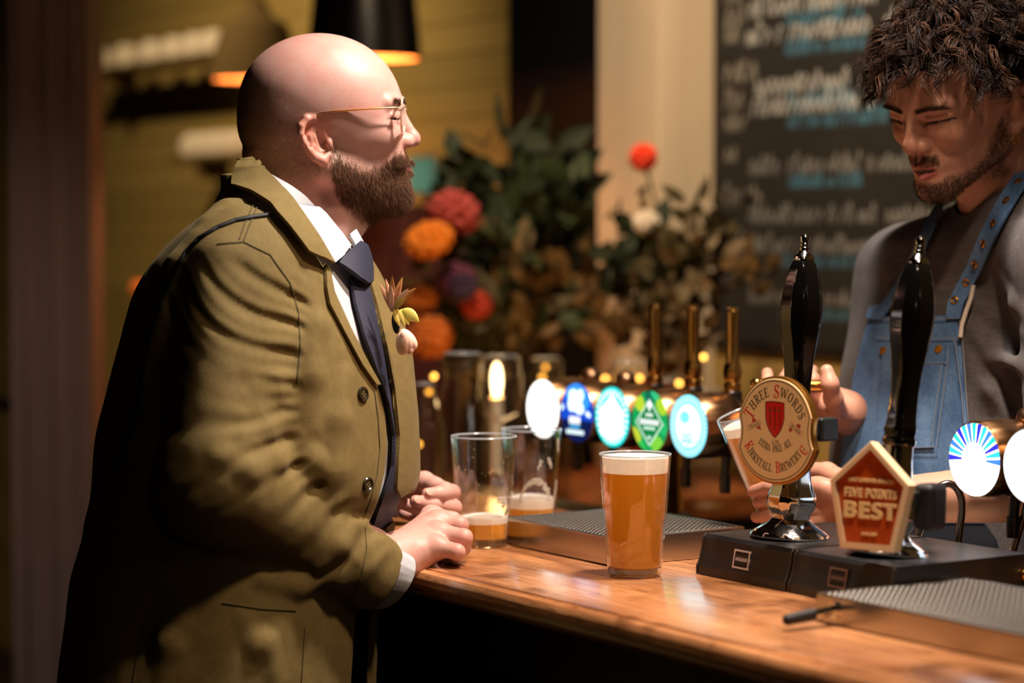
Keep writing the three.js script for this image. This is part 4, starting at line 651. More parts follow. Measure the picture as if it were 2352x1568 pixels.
  // the open front
  const opening = outlineField([[748, 618], [768, 676], [800, 758], [838, 838], [866, 882], [884, 950], [890, 1020], [884, 1080], [868, 1150], [846, 1204], [870, 1226], [900, 1196], [960, 1200], [1000, 1146], [944, 1132], [920, 1142], [908, 1120], [908, 1000], [898, 900], [880, 800], [858, 704], [840, 640], [815, 560], [808, 530], [830, 520], [830, 360], [600, 360], [585, 392], [640, 470]]);
  const slit = outlineField([[818, 1400], [852, 1400], [846, 1470], [838, 1600], [804, 1600], [812, 1480]]);
  const jacketField = (x, y, z) => {
    let d = base(x, y, z); if (y > 1.44 && d < 0.03) d = smax(d, -(head(x, y, z) - 0.013), 0.004); if (d > 0.03 || d < -0.05 || x < -0.36 || z < -3.3) return d;
    const q = fastPx(x, y, z); if (q[0] < 560) return d; const o = Math.min(opening(q[0], q[1]), slit(q[0], q[1])) / K; if (o > 0.03) return d;
    return smax(d, -Math.max(o, -(d + 0.034)), 0.003);
  };
  const twill = weave(24, 1); twill.repeat.set(16, 16);
  const oliveTex = field(512, 512, (u, v) => { const n = fbm(u * 60, v * 60, 5, 3) * 0.03 + fbm(u * 6, v * 6, 8, 3) * 0.03; return [0.43 + n, 0.36 + n, 0.18 + n * 0.8]; }, true); oliveTex.repeat.set(3, 3);
  const olive = phy({ map: oliveTex, roughness: 0.86, bumpMap: twill, bumpScale: 0.00035, sheen: 0.25, sheenRoughness: 0.6, sheenColor: new THREE.Color(0.35, 0.3, 0.18) });
  const oliveEdge = std({ color: 0x4f4526, roughness: 0.9 });
  const jacket = part('jacket', skin(jacketField, V(-0.62, 0.62, -3.46), V(0.0, 1.6, -2.68), 0.0038, { slack: 2.0 }), olive, man, 'olive cotton work jacket');
  // collar, lapel edge, seams
  const neckBase = (x, y, z) => smin(head(x, y, z) - 0.012, torso(x, y, z) + 0.002, 0.05);
  const white = std({ color: 0xb2b4bb, roughness: 0.75 });
  const shirtField = (x, y, z) => { let d = Math.max(base0(x, y, z) + 0.012, -base0(x, y, z) - 0.03); return d; };
  const area = outlineField([[735, 560], [820, 520], [860, 640], [900, 800], [935, 1000], [930, 1150], [880, 1260], [820, 1230], [860, 1100], [850, 950], [800, 820], [740, 700]]);
  part('shirt', skin((x, y, z) => base0(x, y, z) + 0.011, V(-0.28, 1.05, -3.4), V(0.0, 1.56, -2.78), 0.005, { slack: 2, keep: (x, y, z) => { if (z < -3.32) return false; const q = fastPx(x, y, z); return area(q[0], q[1]) < 12; } }), white, man, 'white shirt front');
  part('shirt_collar', sheet([[588, 388], [630, 412], [690, 452], [740, 500], [778, 548], [794, 572], [770, 600], [752, 615], [738, 602], [712, 556], [668, 490], [620, 430]], neckBase, { off: 0.006, thick: 0.003, step: 6, lift: (X, Y) => 0.006 * sstep(0, 40, Math.max(0, (X - 640) * -0.2 + (Y - 470) * 0.35)) }), white, man, 'white pointed shirt collar');
  part('shirt_collar', sheet([[790, 548], [806, 536], [822, 566], [834, 602], [826, 618], [812, 590]], neckBase, { off: 0.007, thick: 0.003, step: 4 }), white, man, 'far point of the white shirt collar');
  part('jacket_collar', sheet([[553, 388], [584, 384], [612, 404], [640, 446], [676, 500], [716, 560], [748, 614], [728, 604], [690, 586], [650, 534], [610, 488], [576, 462], [541, 446]], (x, y, z) => Math.min(smin(head(x, y, z) - 0.02, torso(x, y, z), 0.05), base0(x, y, z)), { off: 0.007, thick: 0.004, step: 6, lift: (X, Y) => 0.004 }), olive, man, 'turned-down olive collar');
  part('lapel', sheet([[742, 608], [752, 624], [762, 672], [800, 756], [842, 838], [868, 884], [858, 884], [826, 838], [788, 768], [752, 700], [744, 660]], base0, { off: 0.001, thick: 0.004, step: 5 }), olive, man, 'folded edge of the near jacket front');
  part('lapel', sheet([[812, 540], [826, 556], [852, 604], [880, 690], [912, 780], [936, 880], [946, 980], [946, 1080], [936, 1128], [916, 1140], [906, 1120], [912, 1000], [902, 900], [884, 800], [862, 704], [840, 630]], base0, { off: -0.001, thick: 0.005, step: 6 }), olive, man, 'rolled edge of the far jacket front');
  // tie
  const tieMap = weave(20, -1); tieMap.repeat.set(20, 20);
  const navy = phy({ color: 0x1e2036, roughness: 0.7, bumpMap: tieMap, bumpScale: 0.0004, sheen: 0.3, sheenRoughness: 0.5, sheenColor: new THREE.Color(0.12, 0.13, 0.2) });
  const tie = part('tie', sheet([[796, 640], [846, 648], [858, 704], [880, 800], [898, 900], [908, 1000], [904, 1100], [895, 1180], [886, 1212], [848, 1206], [868, 1150], [886, 1070], [890, 1000], [878, 930], [852, 860], [826, 780], [806, 700]], (x, y, z) => base0(x, y, z) + 0.01, { off: 0.002, thick: 0.004, step: 6, lift: (X, Y) => 0.005 * Math.sin(Math.PI * clamp((X - 790 - (Y - 640) * 0.16) / 60, 0, 1)) }), navy, man, 'dark navy tie');
  part('knot', sheet([[762, 610], [778, 592], [800, 572], [818, 580], [836, 606], [846, 650], [820, 664], [798, 652], [780, 632]], (x, y, z) => base0(x, y, z) + 0.008, { off: 0.003, thick: 0.005, step: 5, lift: (X, Y) => 0.012 * Math.sin(Math.PI * clamp((X - 755) / 95, 0, 1)) }), navy, tie);
  // seams
  const seam = (r, off, ...p) => cord(p, jacketField, r, off);
  part('seam', seam(0.0013, 0, [500, 560], [560, 556], [620, 585], [666, 650], [686, 720], [690, 800], [682, 880]), oliveEdge, man, 'armhole seam');
  part('seam', seam(0.0009, 0.0004, [592, 472], [572, 520], [560, 552]), oliveEdge, man, 'shoulder seam'); part('seam', seam(0.0009, 0.0004, [582, 470], [562, 516], [550, 550]), oliveEdge, man, 'shoulder seam');
  part('seam', seam(0.0008, 0.0003, [838, 1210], [842, 1260], [830, 1320], [806, 1378]), oliveEdge, man, 'cuff stitching');
  part('seam', seam(0.001, 0.0003, [860, 900], [868, 960], [872, 1030], [866, 1090], [850, 1150], [836, 1186]), oliveEdge, man, 'stitching along the front edge');
  part('seam', seam(0.0011, 0.0003, [345, 1400], [322, 1470], [306, 1566]), oliveEdge, man, 'back vent edge'); part('seam', seam(0.0009, 0.0003, [700, 1440], [692, 1566]), oliveEdge, man, 'pocket stitching'); part('seam', seam(0.0011, 0.0003, [510, 1384], [600, 1398], [680, 1402]), oliveEdge, man, 'hip pocket edge');
  part('shoulder_strap', cord([[622, 494], [580, 500], [540, 508], [500, 524], [458, 549], [428, 580], [402, 620], [372, 690], [345, 790], [325, 900], [300, 1000], [268, 1080]], base, 0.0032, 0.001), M.black, man, 'thin black strap over the shoulder');
  // buttons
  for (const [X, Y] of [[832, 905], [843, 1112]]) {
    const q = hit(jacketField, X, Y), n = grad(base0, q.x, q.y, q.z, 0.01), g = lathe([[0, 0.0015], [0.0052, 0.0014], [0.0062, 0.0026], [0.0085, 0.0024], [0.0092, 0.001], [0.0088, -0.001]], 28).applyQuaternion(new THREE.Quaternion().setFromUnitVectors(V(0, 1, 0), n)).translate(q.x + n.x * 0.001, q.y + n.y * 0.001, q.z + n.z * 0.001);
    const b = part('button', g, phy({ color: 0x2c2412, roughness: 0.25, clearcoat: 0.6 }), man, 'dark horn button'); const th = []; for (const a of [0, 1, 2, 3]) th.push(ball(0.0008, (a % 2 - 0.5) * 0.0036, 0.0022, (a > 1 ? 0.5 : -0.5) * 0.0036, 1, 1, 1, 6)); part('thread', merge(th).applyQuaternion(new THREE.Quaternion().setFromUnitVectors(V(0, 1, 0), n)).translate(q.x, q.y, q.z), std({ color: 0xb6a070, roughness: 0.8 }), b).userData.kind = 'stuff';
  }
  // cuff
  {
    const a = cuffN.clone().addScaledVector(axisN, -0.03), L = 0.054, g = lathe([[0.036, 0], [0.0395, 0.0], [0.0405, L * 0.6], [0.0395, L], [0.0385, L + 0.0008], [0.037, L], [0.036, L * 0.5], [0.035, 0]], 48);
    g.scale(0.86, 1, 1.12).applyQuaternion(new THREE.Quaternion().setFromUnitVectors(V(0, 1, 0), axisN.clone().add(V(0.12, 0.05, 0.05)).normalize())).translate(a.x, a.y, a.z); part('shirt_cuff', g, white, man, 'white shirt cuff');
  }
  // hands
  const w = (X, Y, d) => P(X, Y, d), rh = {
    wrist: w(900, 1288, 2.985), f: [
      [[w(1003, 1256, 2.992), 0.0120], [w(1050, 1267, 2.978), 0.0098], [w(1046, 1281, 3.010), 0.0088], [w(1018, 1286, 3.03), 0.0080]],
      [[w(1008, 1224, 3.018), 0.0128], [w(1066, 1234, 3.002), 0.0105], [w(1064, 1258, 3.035), 0.0094], [w(1032, 1272, 3.055), 0.0085]],
      [[w(1006, 1197, 3.048), 0.0130], [w(1056, 1205, 3.040), 0.0108], [w(1060, 1232, 3.072), 0.0096], [w(1030, 1250, 3.09), 0.0086]],
      [[w(992, 1186, 3.078), 0.0128], [w(1040, 1194, 3.080), 0.0105], [w(1050, 1220, 3.105), 0.0094], [w(1024, 1240, 3.115), 0.0085]]],
    thumb: [[w(930, 1262, 3.05), 0.016], [w(968, 1238, 3.10), 0.0135], [w(1005, 1232, 3.125), 0.0105], [w(1030, 1236, 3.125), 0.009]] };
  const handR = (x, y, z) => {
    let d = 9; for (const f of rh.f) { d = smin(d, cone(x, y, z, rh.wrist, f[0][0], 0.024, 0.0125), 0.016); }
    d = smin(d, cone(x, y, z, w(872, 1318, 2.965), rh.wrist, 0.030, 0.027), 0.02); d = smin(d, cone(x, y, z, w(915, 1300, 2.99), w(990, 1266, 3.0), 0.020, 0.014), 0.014);
    let g = 9; for (const f of rh.f) g = smin(g, chain(x, y, z, f, 0.004), 0.0016); d = smin(d, g, 0.008); for (const f of rh.f) d = smin(d, Math.hypot(x - f[0][0].x, y - f[0][0].y, z - f[0][0].z) - 0.0135, 0.006);
    return smin(d, chain(x, y, z, rh.thumb, 0.01), 0.012) + noise(x * 160, y * 160, z * 160) * 0.0002;
  };
  const lh = { wrist: w(925, 1122, 3.27), f: [
    [[w(990, 1116, 3.225), 0.0130], [w(1040, 1130, 3.168), 0.0104], [w(1010, 1133, 3.118), 0.0093], [w(982, 1134, 3.106), 0.0080]],
    [[w(1002, 1140, 3.22), 0.0125], [w(1042, 1165, 3.155), 0.0104], [w(995, 1158, 3.112), 0.0093], [w(955, 1151, 3.098), 0.0082]],
    [[w(998, 1164, 3.21), 0.0120], [w(1025, 1182, 3.15), 0.0098], [w(960, 1168, 3.12), 0.0088], [w(908, 1150, 3.108), 0.0078]],
    [[w(990, 1184, 3.20), 0.0110], [w(1000, 1196, 3.16), 0.0085], [w(955, 1186, 3.14), 0.0078], [w(928, 1180, 3.135), 0.0070]]], thumb: [[w(945, 1108, 3.22), 0.014], [w(975, 1106, 3.185), 0.0125], [w(1000, 1116, 3.165), 0.0105], [w(1020, 1122, 3.15), 0.009]] };
  const handL = (x, y, z) => {
    let d = 9; for (const f of lh.f) d = smin(d, cone(x, y, z, lh.wrist, f[0][0], 0.024, 0.0125), 0.014);
    d = smin(d, cone(x, y, z, w(890, 1126, 3.28), lh.wrist, 0.028, 0.026), 0.02);
    let g = 9; for (const f of lh.f) g = smin(g, chain(x, y, z, f, 0.004), 0.0014); d = smin(d, g, 0.008);
    return smin(d, chain(x, y, z, lh.thumb, 0.008), 0.008);
  };
  // skin colours: flesh, redder ears, nose and knuckles, cropped hair on the sides and the back of the scalp, beard shadow
  const flesh = [0.575, 0.335, 0.28], red = [0.55, 0.225, 0.18], crop = [0.30, 0.16, 0.11];
  const beardMask = (X, Y, l) => {
    const top = catmull([[735, 300], [752, 322], [778, 345], [810, 366], [840, 374], [868, 366], [890, 352], [912, 342], [960, 345]], X)[0], low = catmull([[735, 352], [752, 420], [780, 480], [815, 520], [850, 530], [900, 540], [960, 560]], X)[0];
    let m = sstep(top - 10, top + 40, Y) * (1 - sstep(low - 40, low + 6, Y)) * sstep(738, 768, X); if (l < 30 && X > 905) m *= Y > 374 && Y < 392 ? 0.0 : 1; return m;
  };
  const headColor = (x, y, z, n) => {
    const [X, Y, L] = HD.to(x, y, z), l = Math.abs(L); let c = flesh; const nz = fbm(x * 60, y * 60, z * 60, 3), fine = noise(x * 420, y * 420, z * 420);
    c = mixc(c, red, clamp(0.25 + nz * 0.5, 0, 0.6)); if (fine > 0.72 && nz > 0.1) c = mixc(c, [0.36, 0.15, 0.10], 0.3); c = mixc(c, [0.62, 0.235, 0.16], 0.75 * sstep(106, 118, l) * sstep(772, 745, X) * sstep(672, 690, X) * sstep(262, 280, Y) * sstep(392, 376, Y));
    if (X > 915 && Y > 290 && Y < 345) c = mixc(c, red, 0.4);
    const cr = (1 - sstep(110, 122, l) * sstep(672, 690, X) * sstep(256, 274, Y)) * sstep(20, -60, (X - 700) + (235 - Y) * 1.1) * sstep(440, 390, Y); c = mixc(c, crop, cr * clamp(0.55 + fine * 0.35 + nz * 0.3, 0, 0.85));
    const temple = sstep(60, 0, Math.hypot((X - 770) * 0.6, Y - 215)) * (0.3 + 0.4 * Math.max(fine, 0)); c = mixc(c, crop, temple * 0.5);
    c = mixc(c, [0.20, 0.10, 0.06], beardMask(X, Y, l) * 0.75);
    const brow = sstep(12, 4, Math.abs(Y - (236 - (l - 20) * 0.02))) * sstep(8, 16, l) * sstep(86, 70, l) * (X > 870 ? 1 : 0); c = mixc(c, [0.16, 0.08, 0.045], brow * clamp(0.6 + fine * 0.5, 0, 0.9));
    if (X > 900 && l < 30 && Y > 366 && Y < 394) c = mixc(c, [0.50, 0.16, 0.13], 0.7); if (X > 880 && l > 30 && l < 86 && Math.abs(Y - 275.3) < 2.6) c = [0.10, 0.05, 0.035];
    return c;
  };
  const handColor = (x, y, z) => { const nz = fbm(x * 70, y * 70, z * 70, 3); let c = mixc(flesh, red, clamp(0.22 + nz * 0.6, 0, 0.6)); for (const h of [rh, lh]) for (const f of h.f) for (const j of [0, 1]) { const q = f[j][0], d = Math.hypot(x - q.x, y - q.y, z - q.z); c = mixc(c, red, 0.45 * sstep(0.02, 0.006, d)); } for (const f of lh.f.concat(rh.f)) { const q = f[3][0]; c = mixc(c, red, 0.3 * sstep(0.016, 0.006, Math.hypot(x - q.x, y - q.y, z - q.z))); } return c; };
  const uvSkin = (x, y, z) => [x * 1.1 + z, y];
  const foot = (X, d) => { const p = P(X, 520, d); return V(p.x, 0, p.z); }, fN = foot(420, 2.93), fF = foot(520, 3.12), hipN = P(400, 1650, 2.93), hipF = P(520, 1650, 3.12);
  const legs = (x, y, z) => Math.min(chain(x, y, z, [[hipN, 0.1], [V(fN.x + 0.03, 0.48, fN.z), 0.07], [V(fN.x, 0.07, fN.z), 0.05]], 0.03), chain(x, y, z, [[hipF, 0.1], [V(fF.x + 0.03, 0.48, fF.z), 0.07], [V(fF.x, 0.07, fF.z), 0.05]], 0.03));
  const bodyIn = (x, y, z) => Math.min(smin(base0(x, y, z) + 0.03, smin(cone(x, y, z, elN, rh.wrist, 0.045, 0.028), cone(x, y, z, elF, lh.wrist, 0.042, 0.026), 0.02), 0.01), legs(x, y, z) + 0.012);
  const inCol = () => flesh;
  part('body', merge([skin(head, V(-0.40, 1.46, -3.27), V(-0.08, 1.755, -2.93), 0.0017, { color: headColor, uv: uvSkin, slack: 1.7 }), skin(handR, P(870, 1400, 3.06).setZ(-3.2), P(1110, 1150, 2.9).setZ(-2.9), 0.0021, { color: handColor, uv: uvSkin }), skin(handL, P(880, 1230, 3.3).setZ(-3.34), P(1085, 1080, 3.05).setZ(-3.05), 0.0021, { color: handColor, uv: uvSkin }), skin(bodyIn, V(-0.66, 0.02, -3.5), V(0.02, 1.5, -2.6), 0.014, { color: inCol, uv: uvSkin, slack: 2 })]), skinMat, man, 'fair skin with a shaved head');
  part('trousers', skin((x, y, z) => smax(legs(x, y, z), 0.05 - y, 0.01), V(-0.75, 0.03, -3.4), V(-0.1, 0.95, -2.7), 0.013, { slack: 1.7 }), M.black, man, 'dark trousers');
  for (const f of [fN, fF]) part('shoe', skin((x, y, z) => smax(smin(ell(x, y, z, f.x + 0.07, 0.03, f.z, 0.15, 0.05, 0.05), ell(x, y, z, f.x - 0.01, 0.06, f.z, 0.07, 0.07, 0.045), 0.03), 0.001 - y, 0.004), V(f.x - 0.15, -0.005, f.z - 0.08), V(f.x + 0.26, 0.16, f.z + 0.08), 0.008), M.black, man, 'dark shoe');
  // fingernails
  const nail = std({ color: 0xdca898, roughness: 0.3 }), nails = (h, field, list) => { for (const i of list) { const f = h.f[i], t = f[3][0], ax = t.clone().sub(f[2][0]).normalize(), v = V(0, 0.35, 0.94).addScaledVector(ax, -ax.dot(V(0, 0.35, 0.94))).normalize(), q = t.clone().addScaledVector(v, f[3][1] - 0.0008).addScaledVector(ax, 0.001), m = new THREE.Matrix4().makeBasis(ax, v, ax.clone().cross(v)); part('fingernail', ball(1, 0, 0, 0, 0.0062, 0.0012, 0.0048, 14).applyMatrix4(m).translate(q.x, q.y, q.z), nail, man); } };
  nails(lh, handL, [0, 1, 2]);
  // beard of separate hairs
  {
    seed = 4242; const hairs = [], moust = [];
    for (let n = 0; n < 70000 && hairs.length < 19000; n++) {
      const X = rr(738, 950), Y = rr(296, 530), side = rnd() < 0.8 ? 1 : -1; let l = 0, ok = false;
      // find the skin at this height: march inwards from the side, or from the front for hairs near the middle
      let q; if (rnd() < 0.62) { l = 150; for (let i = 0; i < 40; i++) { const d = headField(X, Y, l, ho); if (d < 0.5) { ok = l > 3; break; } l -= Math.max(d * 0.85, 0.5); if (l < 0) break; } q = [X, Y, l]; } else { const LL = Math.pow(rnd(), 1.2) * 70; let XX = 990; for (let i = 0; i < 40; i++) { const d = headField(XX, Y, LL, ho); if (d < 0.5) { ok = XX > 840; break; } XX -= Math.max(d * 0.85, 0.5); } q = [XX, Y, LL]; }
      const bm = ok ? beardMask(q[0], q[1], q[2]) : 0; if (rnd() > bm * bm * 1.15) continue;
      const a = HD.from(q[0], q[1], q[2] * side), nn = grad(head, a.x, a.y, a.z, 0.002), lip = q[0] > 900 && q[1] < 378, ch = sstep(395, 455, q[1]) * sstep(800, 900, q[0]), len = (lip ? rr(0.006, 0.009) : mix(rr(0.004, 0.007), rr(0.009, 0.015), ch));
      const dn0 = 0, dn = lip ? HD.dir(0.35, 0.75, 0.9 * side * (q[2] > 6 ? 1 : rr(-1, 1))).normalize() : HD.dir(mix(0.25, 0.55, ch), 0.95, 0).normalize();
      const dir = dn.addScaledVector(nn, mix(0.3, 0.65, rnd())).add(V(rr(-0.3, 0.3), rr(-0.3, 0.3), rr(-0.3, 0.3))).normalize(), curl = V(rr(-1, 1), rr(-1, 1), rr(-1, 1)).multiplyScalar(len * 0.22), p = [];
      for (let i = 0; i < 4; i++) { const t = i / 3; p.push(a.clone().addScaledVector(nn, -0.0006).addScaledVector(dir, len * (0.4 + 0.6 * bm) * (q[1] > 470 && q[0] < 880 ? 0.55 : 1) * t).addScaledVector(curl, Math.sin(t * 2.6)).addScaledVector(V(0, -1, 0), len * 0.25 * t * t)); }
      const k = rnd(), c = mixc([0.045, 0.021, 0.012], k < 0.13 ? [0.5, 0.33, 0.2] : [0.25, 0.112, 0.055], rnd()); (lip ? moust : hairs).push({ p, r: rr(0.00014, 0.00025), c });
    }
    const b = part('beard', strandMesh(hairs), hairMat, man, 'full reddish-brown beard'); b.userData.kind = 'stuff'; const m = part('moustache', strandMesh(moust), hairMat, man, 'reddish-brown moustache'); m.userData.kind = 'stuff';
    const brow = []; for (let n = 0; n < 420; n++) { const l = rr(10, 82), Y = 238 - l * 0.02 + rr(-6, 5); let XX = 960; for (let i = 0; i < 40; i++) { const d = headField(XX, Y, l, ho); if (d < 0.5) break; XX -= Math.max(d * 0.85, 0.5); } const s = rnd() < 0.5 ? 1 : -1, a = HD.from(XX, Y, l * s), nn = grad(head, a.x, a.y, a.z, 0.002), dir = HD.dir(-0.1, -0.25, 0.9 * s).addScaledVector(nn, 0.4).normalize(), p = [0, 1, 2].map((i) => a.clone().addScaledVector(dir, 0.0035 * i)); brow.push({ p, r: 0.0002, c: [0.16, 0.085, 0.05] }); }
    part('eyebrows', strandMesh(brow), hairMat, man, 'short brown eyebrows').userData.kind = 'stuff';
  }
  // glasses
  {
    const g = new THREE.Group(); g.name = 'glasses'; g.userData.label = 'clear framed glasses with thin golden arms'; man.add(g);
    const acetate = phy({ color: 0xf0dccb, roughness: 0.12, transmission: 0.55, thickness: 0, ior: 1.49 }), gold = std({ color: 0xc98f58, metalness: 1, roughness: 0.25 });
    const at = (X, Y, L) => HD.from(X, Y, L), ring = (s) => { const pts = []; for (let i = 0; i < 28; i++) { const a = i / 28 * Math.PI * 2, c = Math.cos(a), q = Math.sin(a), m = Math.pow(Math.pow(Math.abs(c), 3) + Math.pow(Math.abs(q), 3), -1 / 3); pts.push(at(921 - (c * 42 * m) * 0.16 * 1 - 0.02 * q * 38, 266 + q * 40 * m, s * (56 + c * 43 * m))); } return pts; };
    for (const s of [1, -1]) {
      const pts = ring(s); part('rim', new THREE.TubeGeometry(new THREE.CatmullRomCurve3(pts, true), 64, 0.0017, 8, true), acetate, g);
      const c = at(921, 266, s * 56), pos = [], idx = []; pos.push(c.x, c.y, c.z); pts.forEach((p) => pos.push(p.x, p.y, p.z)); for (let i = 0; i < 28; i++) idx.push(0, 1 + i, 1 + (i + 1) % 28); const lg = new THREE.BufferGeometry(); lg.setAttribute('position', new THREE.Float32BufferAttribute(pos, 3)); lg.setIndex(idx); lg.computeVertexNormals(); part('lens', lg, phy({ color: 0xffffff, roughness: 0.0, transmission: 1, thickness: 0, ior: 1.5 }), g);
      part('arm', tube([at(914, 251, s * 99), at(895, 252, s * 108), at(860, 254, s * 119), at(800, 259, s * 130), at(755, 263, s * 135), at(728, 268, s * 134), at(710, 278, s * 126)], 0.0012, 40, 8), gold, g);
      part('hinge', cyl(at(921, 246, s * 98), at(908, 256, s * 102), 0.003, 0.0024), acetate, g);
    }
    part('bridge', tube([at(924, 258, 14), at(930, 250, 5), at(930, 250, -5), at(924, 258, -14)], 0.0016, 16, 8), acetate, g);
  }
}
// ---------- buttonhole flowers ----------
{
  const c = P(908, 700, 2.93), o = thing('buttonhole', 'dried buttonhole of russet leaves and a pale pink bud on the jacket', 'flowers', c), k = 2.93 / F, L = (X, Y, z = 0) => V((X - 908) * k, (700 - Y) * k, z);
  const leaf = (a, b, w0, mat, z0, z1, bend = 0.004) => { const w = w0 * 1.45, p = L(a[0], a[1], z0), q = L(b[0], b[1], z1), m = p.clone().lerp(q, 0.5).add(V(0, bend, 0.002)), cu = new THREE.QuadraticBezierCurve3(p, m, q), pts = cu.getPoints(8), g = strandMesh([{ p: pts, r: w, flat: true }], 8); g.deleteAttribute('color'); const n = g.attributes.position, d = q.clone().sub(p).normalize(), side = V(0, 0, 1).addScaledVector(d, -d.z).normalize(); for (let i = 0; i < n.count; i++) { const s = Math.floor(i / 8), v = V(n.getX(i), n.getY(i), n.getZ(i)).sub(pts[s]), t = v.dot(side); v.addScaledVector(side, -t * 0.7).add(pts[s]); n.setXYZ(i, v.x, v.y, v.z); } g.computeVertexNormals(); part('leaf', g, mat, o); };
  const rus = std({ color: 0x9a6a34, roughness: 0.6 }), rose = std({ color: 0xd79a76, roughness: 0.6 }), grn = std({ color: 0xb9a24a, roughness: 0.6 }), yel = std({ color: 0xd6cf62, roughness: 0.55 }), pink = std({ color: 0xecc3b2, roughness: 0.6 });
  const B = [900, 715]; for (const [X, Y, w, m, z] of [[902, 632, 0.0028, rus, 0.012], [886, 640, 0.0024, rose, 0.0], [925, 636, 0.0030, rus, 0.0], [922, 652, 0.0030, rose, 0.014], [957, 661, 0.0032, rus, 0.008], [940, 662, 0.0028, pink, 0.016], [872, 652, 0.0022, rose, -0.006], [900, 655, 0.0022, pink, 0.018]]) leaf(B, [X, Y], w, m, 0, z);
  leaf([906, 712], [931, 682], 0.0026, grn, 0.004, 0.012); leaf([906, 712], [918, 748], 0.0025, grn, 0.006, 0.014, 0); leaf([912, 710], [932, 750], 0.0026, grn, 0.006, 0.014, 0.002); leaf([924, 714], [963, 738], 0.0052, yel, 0.008, 0.014, 0.004); leaf([920, 712], [940, 745], 0.005, yel, 0.006, 0.012, 0.002);
  const pet = []; for (let i = 0; i < 7; i++) { const a = i * 0.9, q = L(932 + Math.cos(a) * 7, 778 + Math.sin(a) * 4 + i * 2, 0.014 + Math.sin(a) * 0.004); part('petal', ball(1, 0, 0, 0, 0.0082, 0.0150, 0.0074, 16).rotateZ(0.35 + Math.cos(a) * 0.3).rotateY(a).translate(q.x, q.y, q.z), pink, o); }
  part('binding', ball(1, 0, 0, 0, 0.0048, 0.013, 0.005, 14).rotateZ(0.12).translate(...L(909, 742, 0.004).toArray()), M.black, o);
}
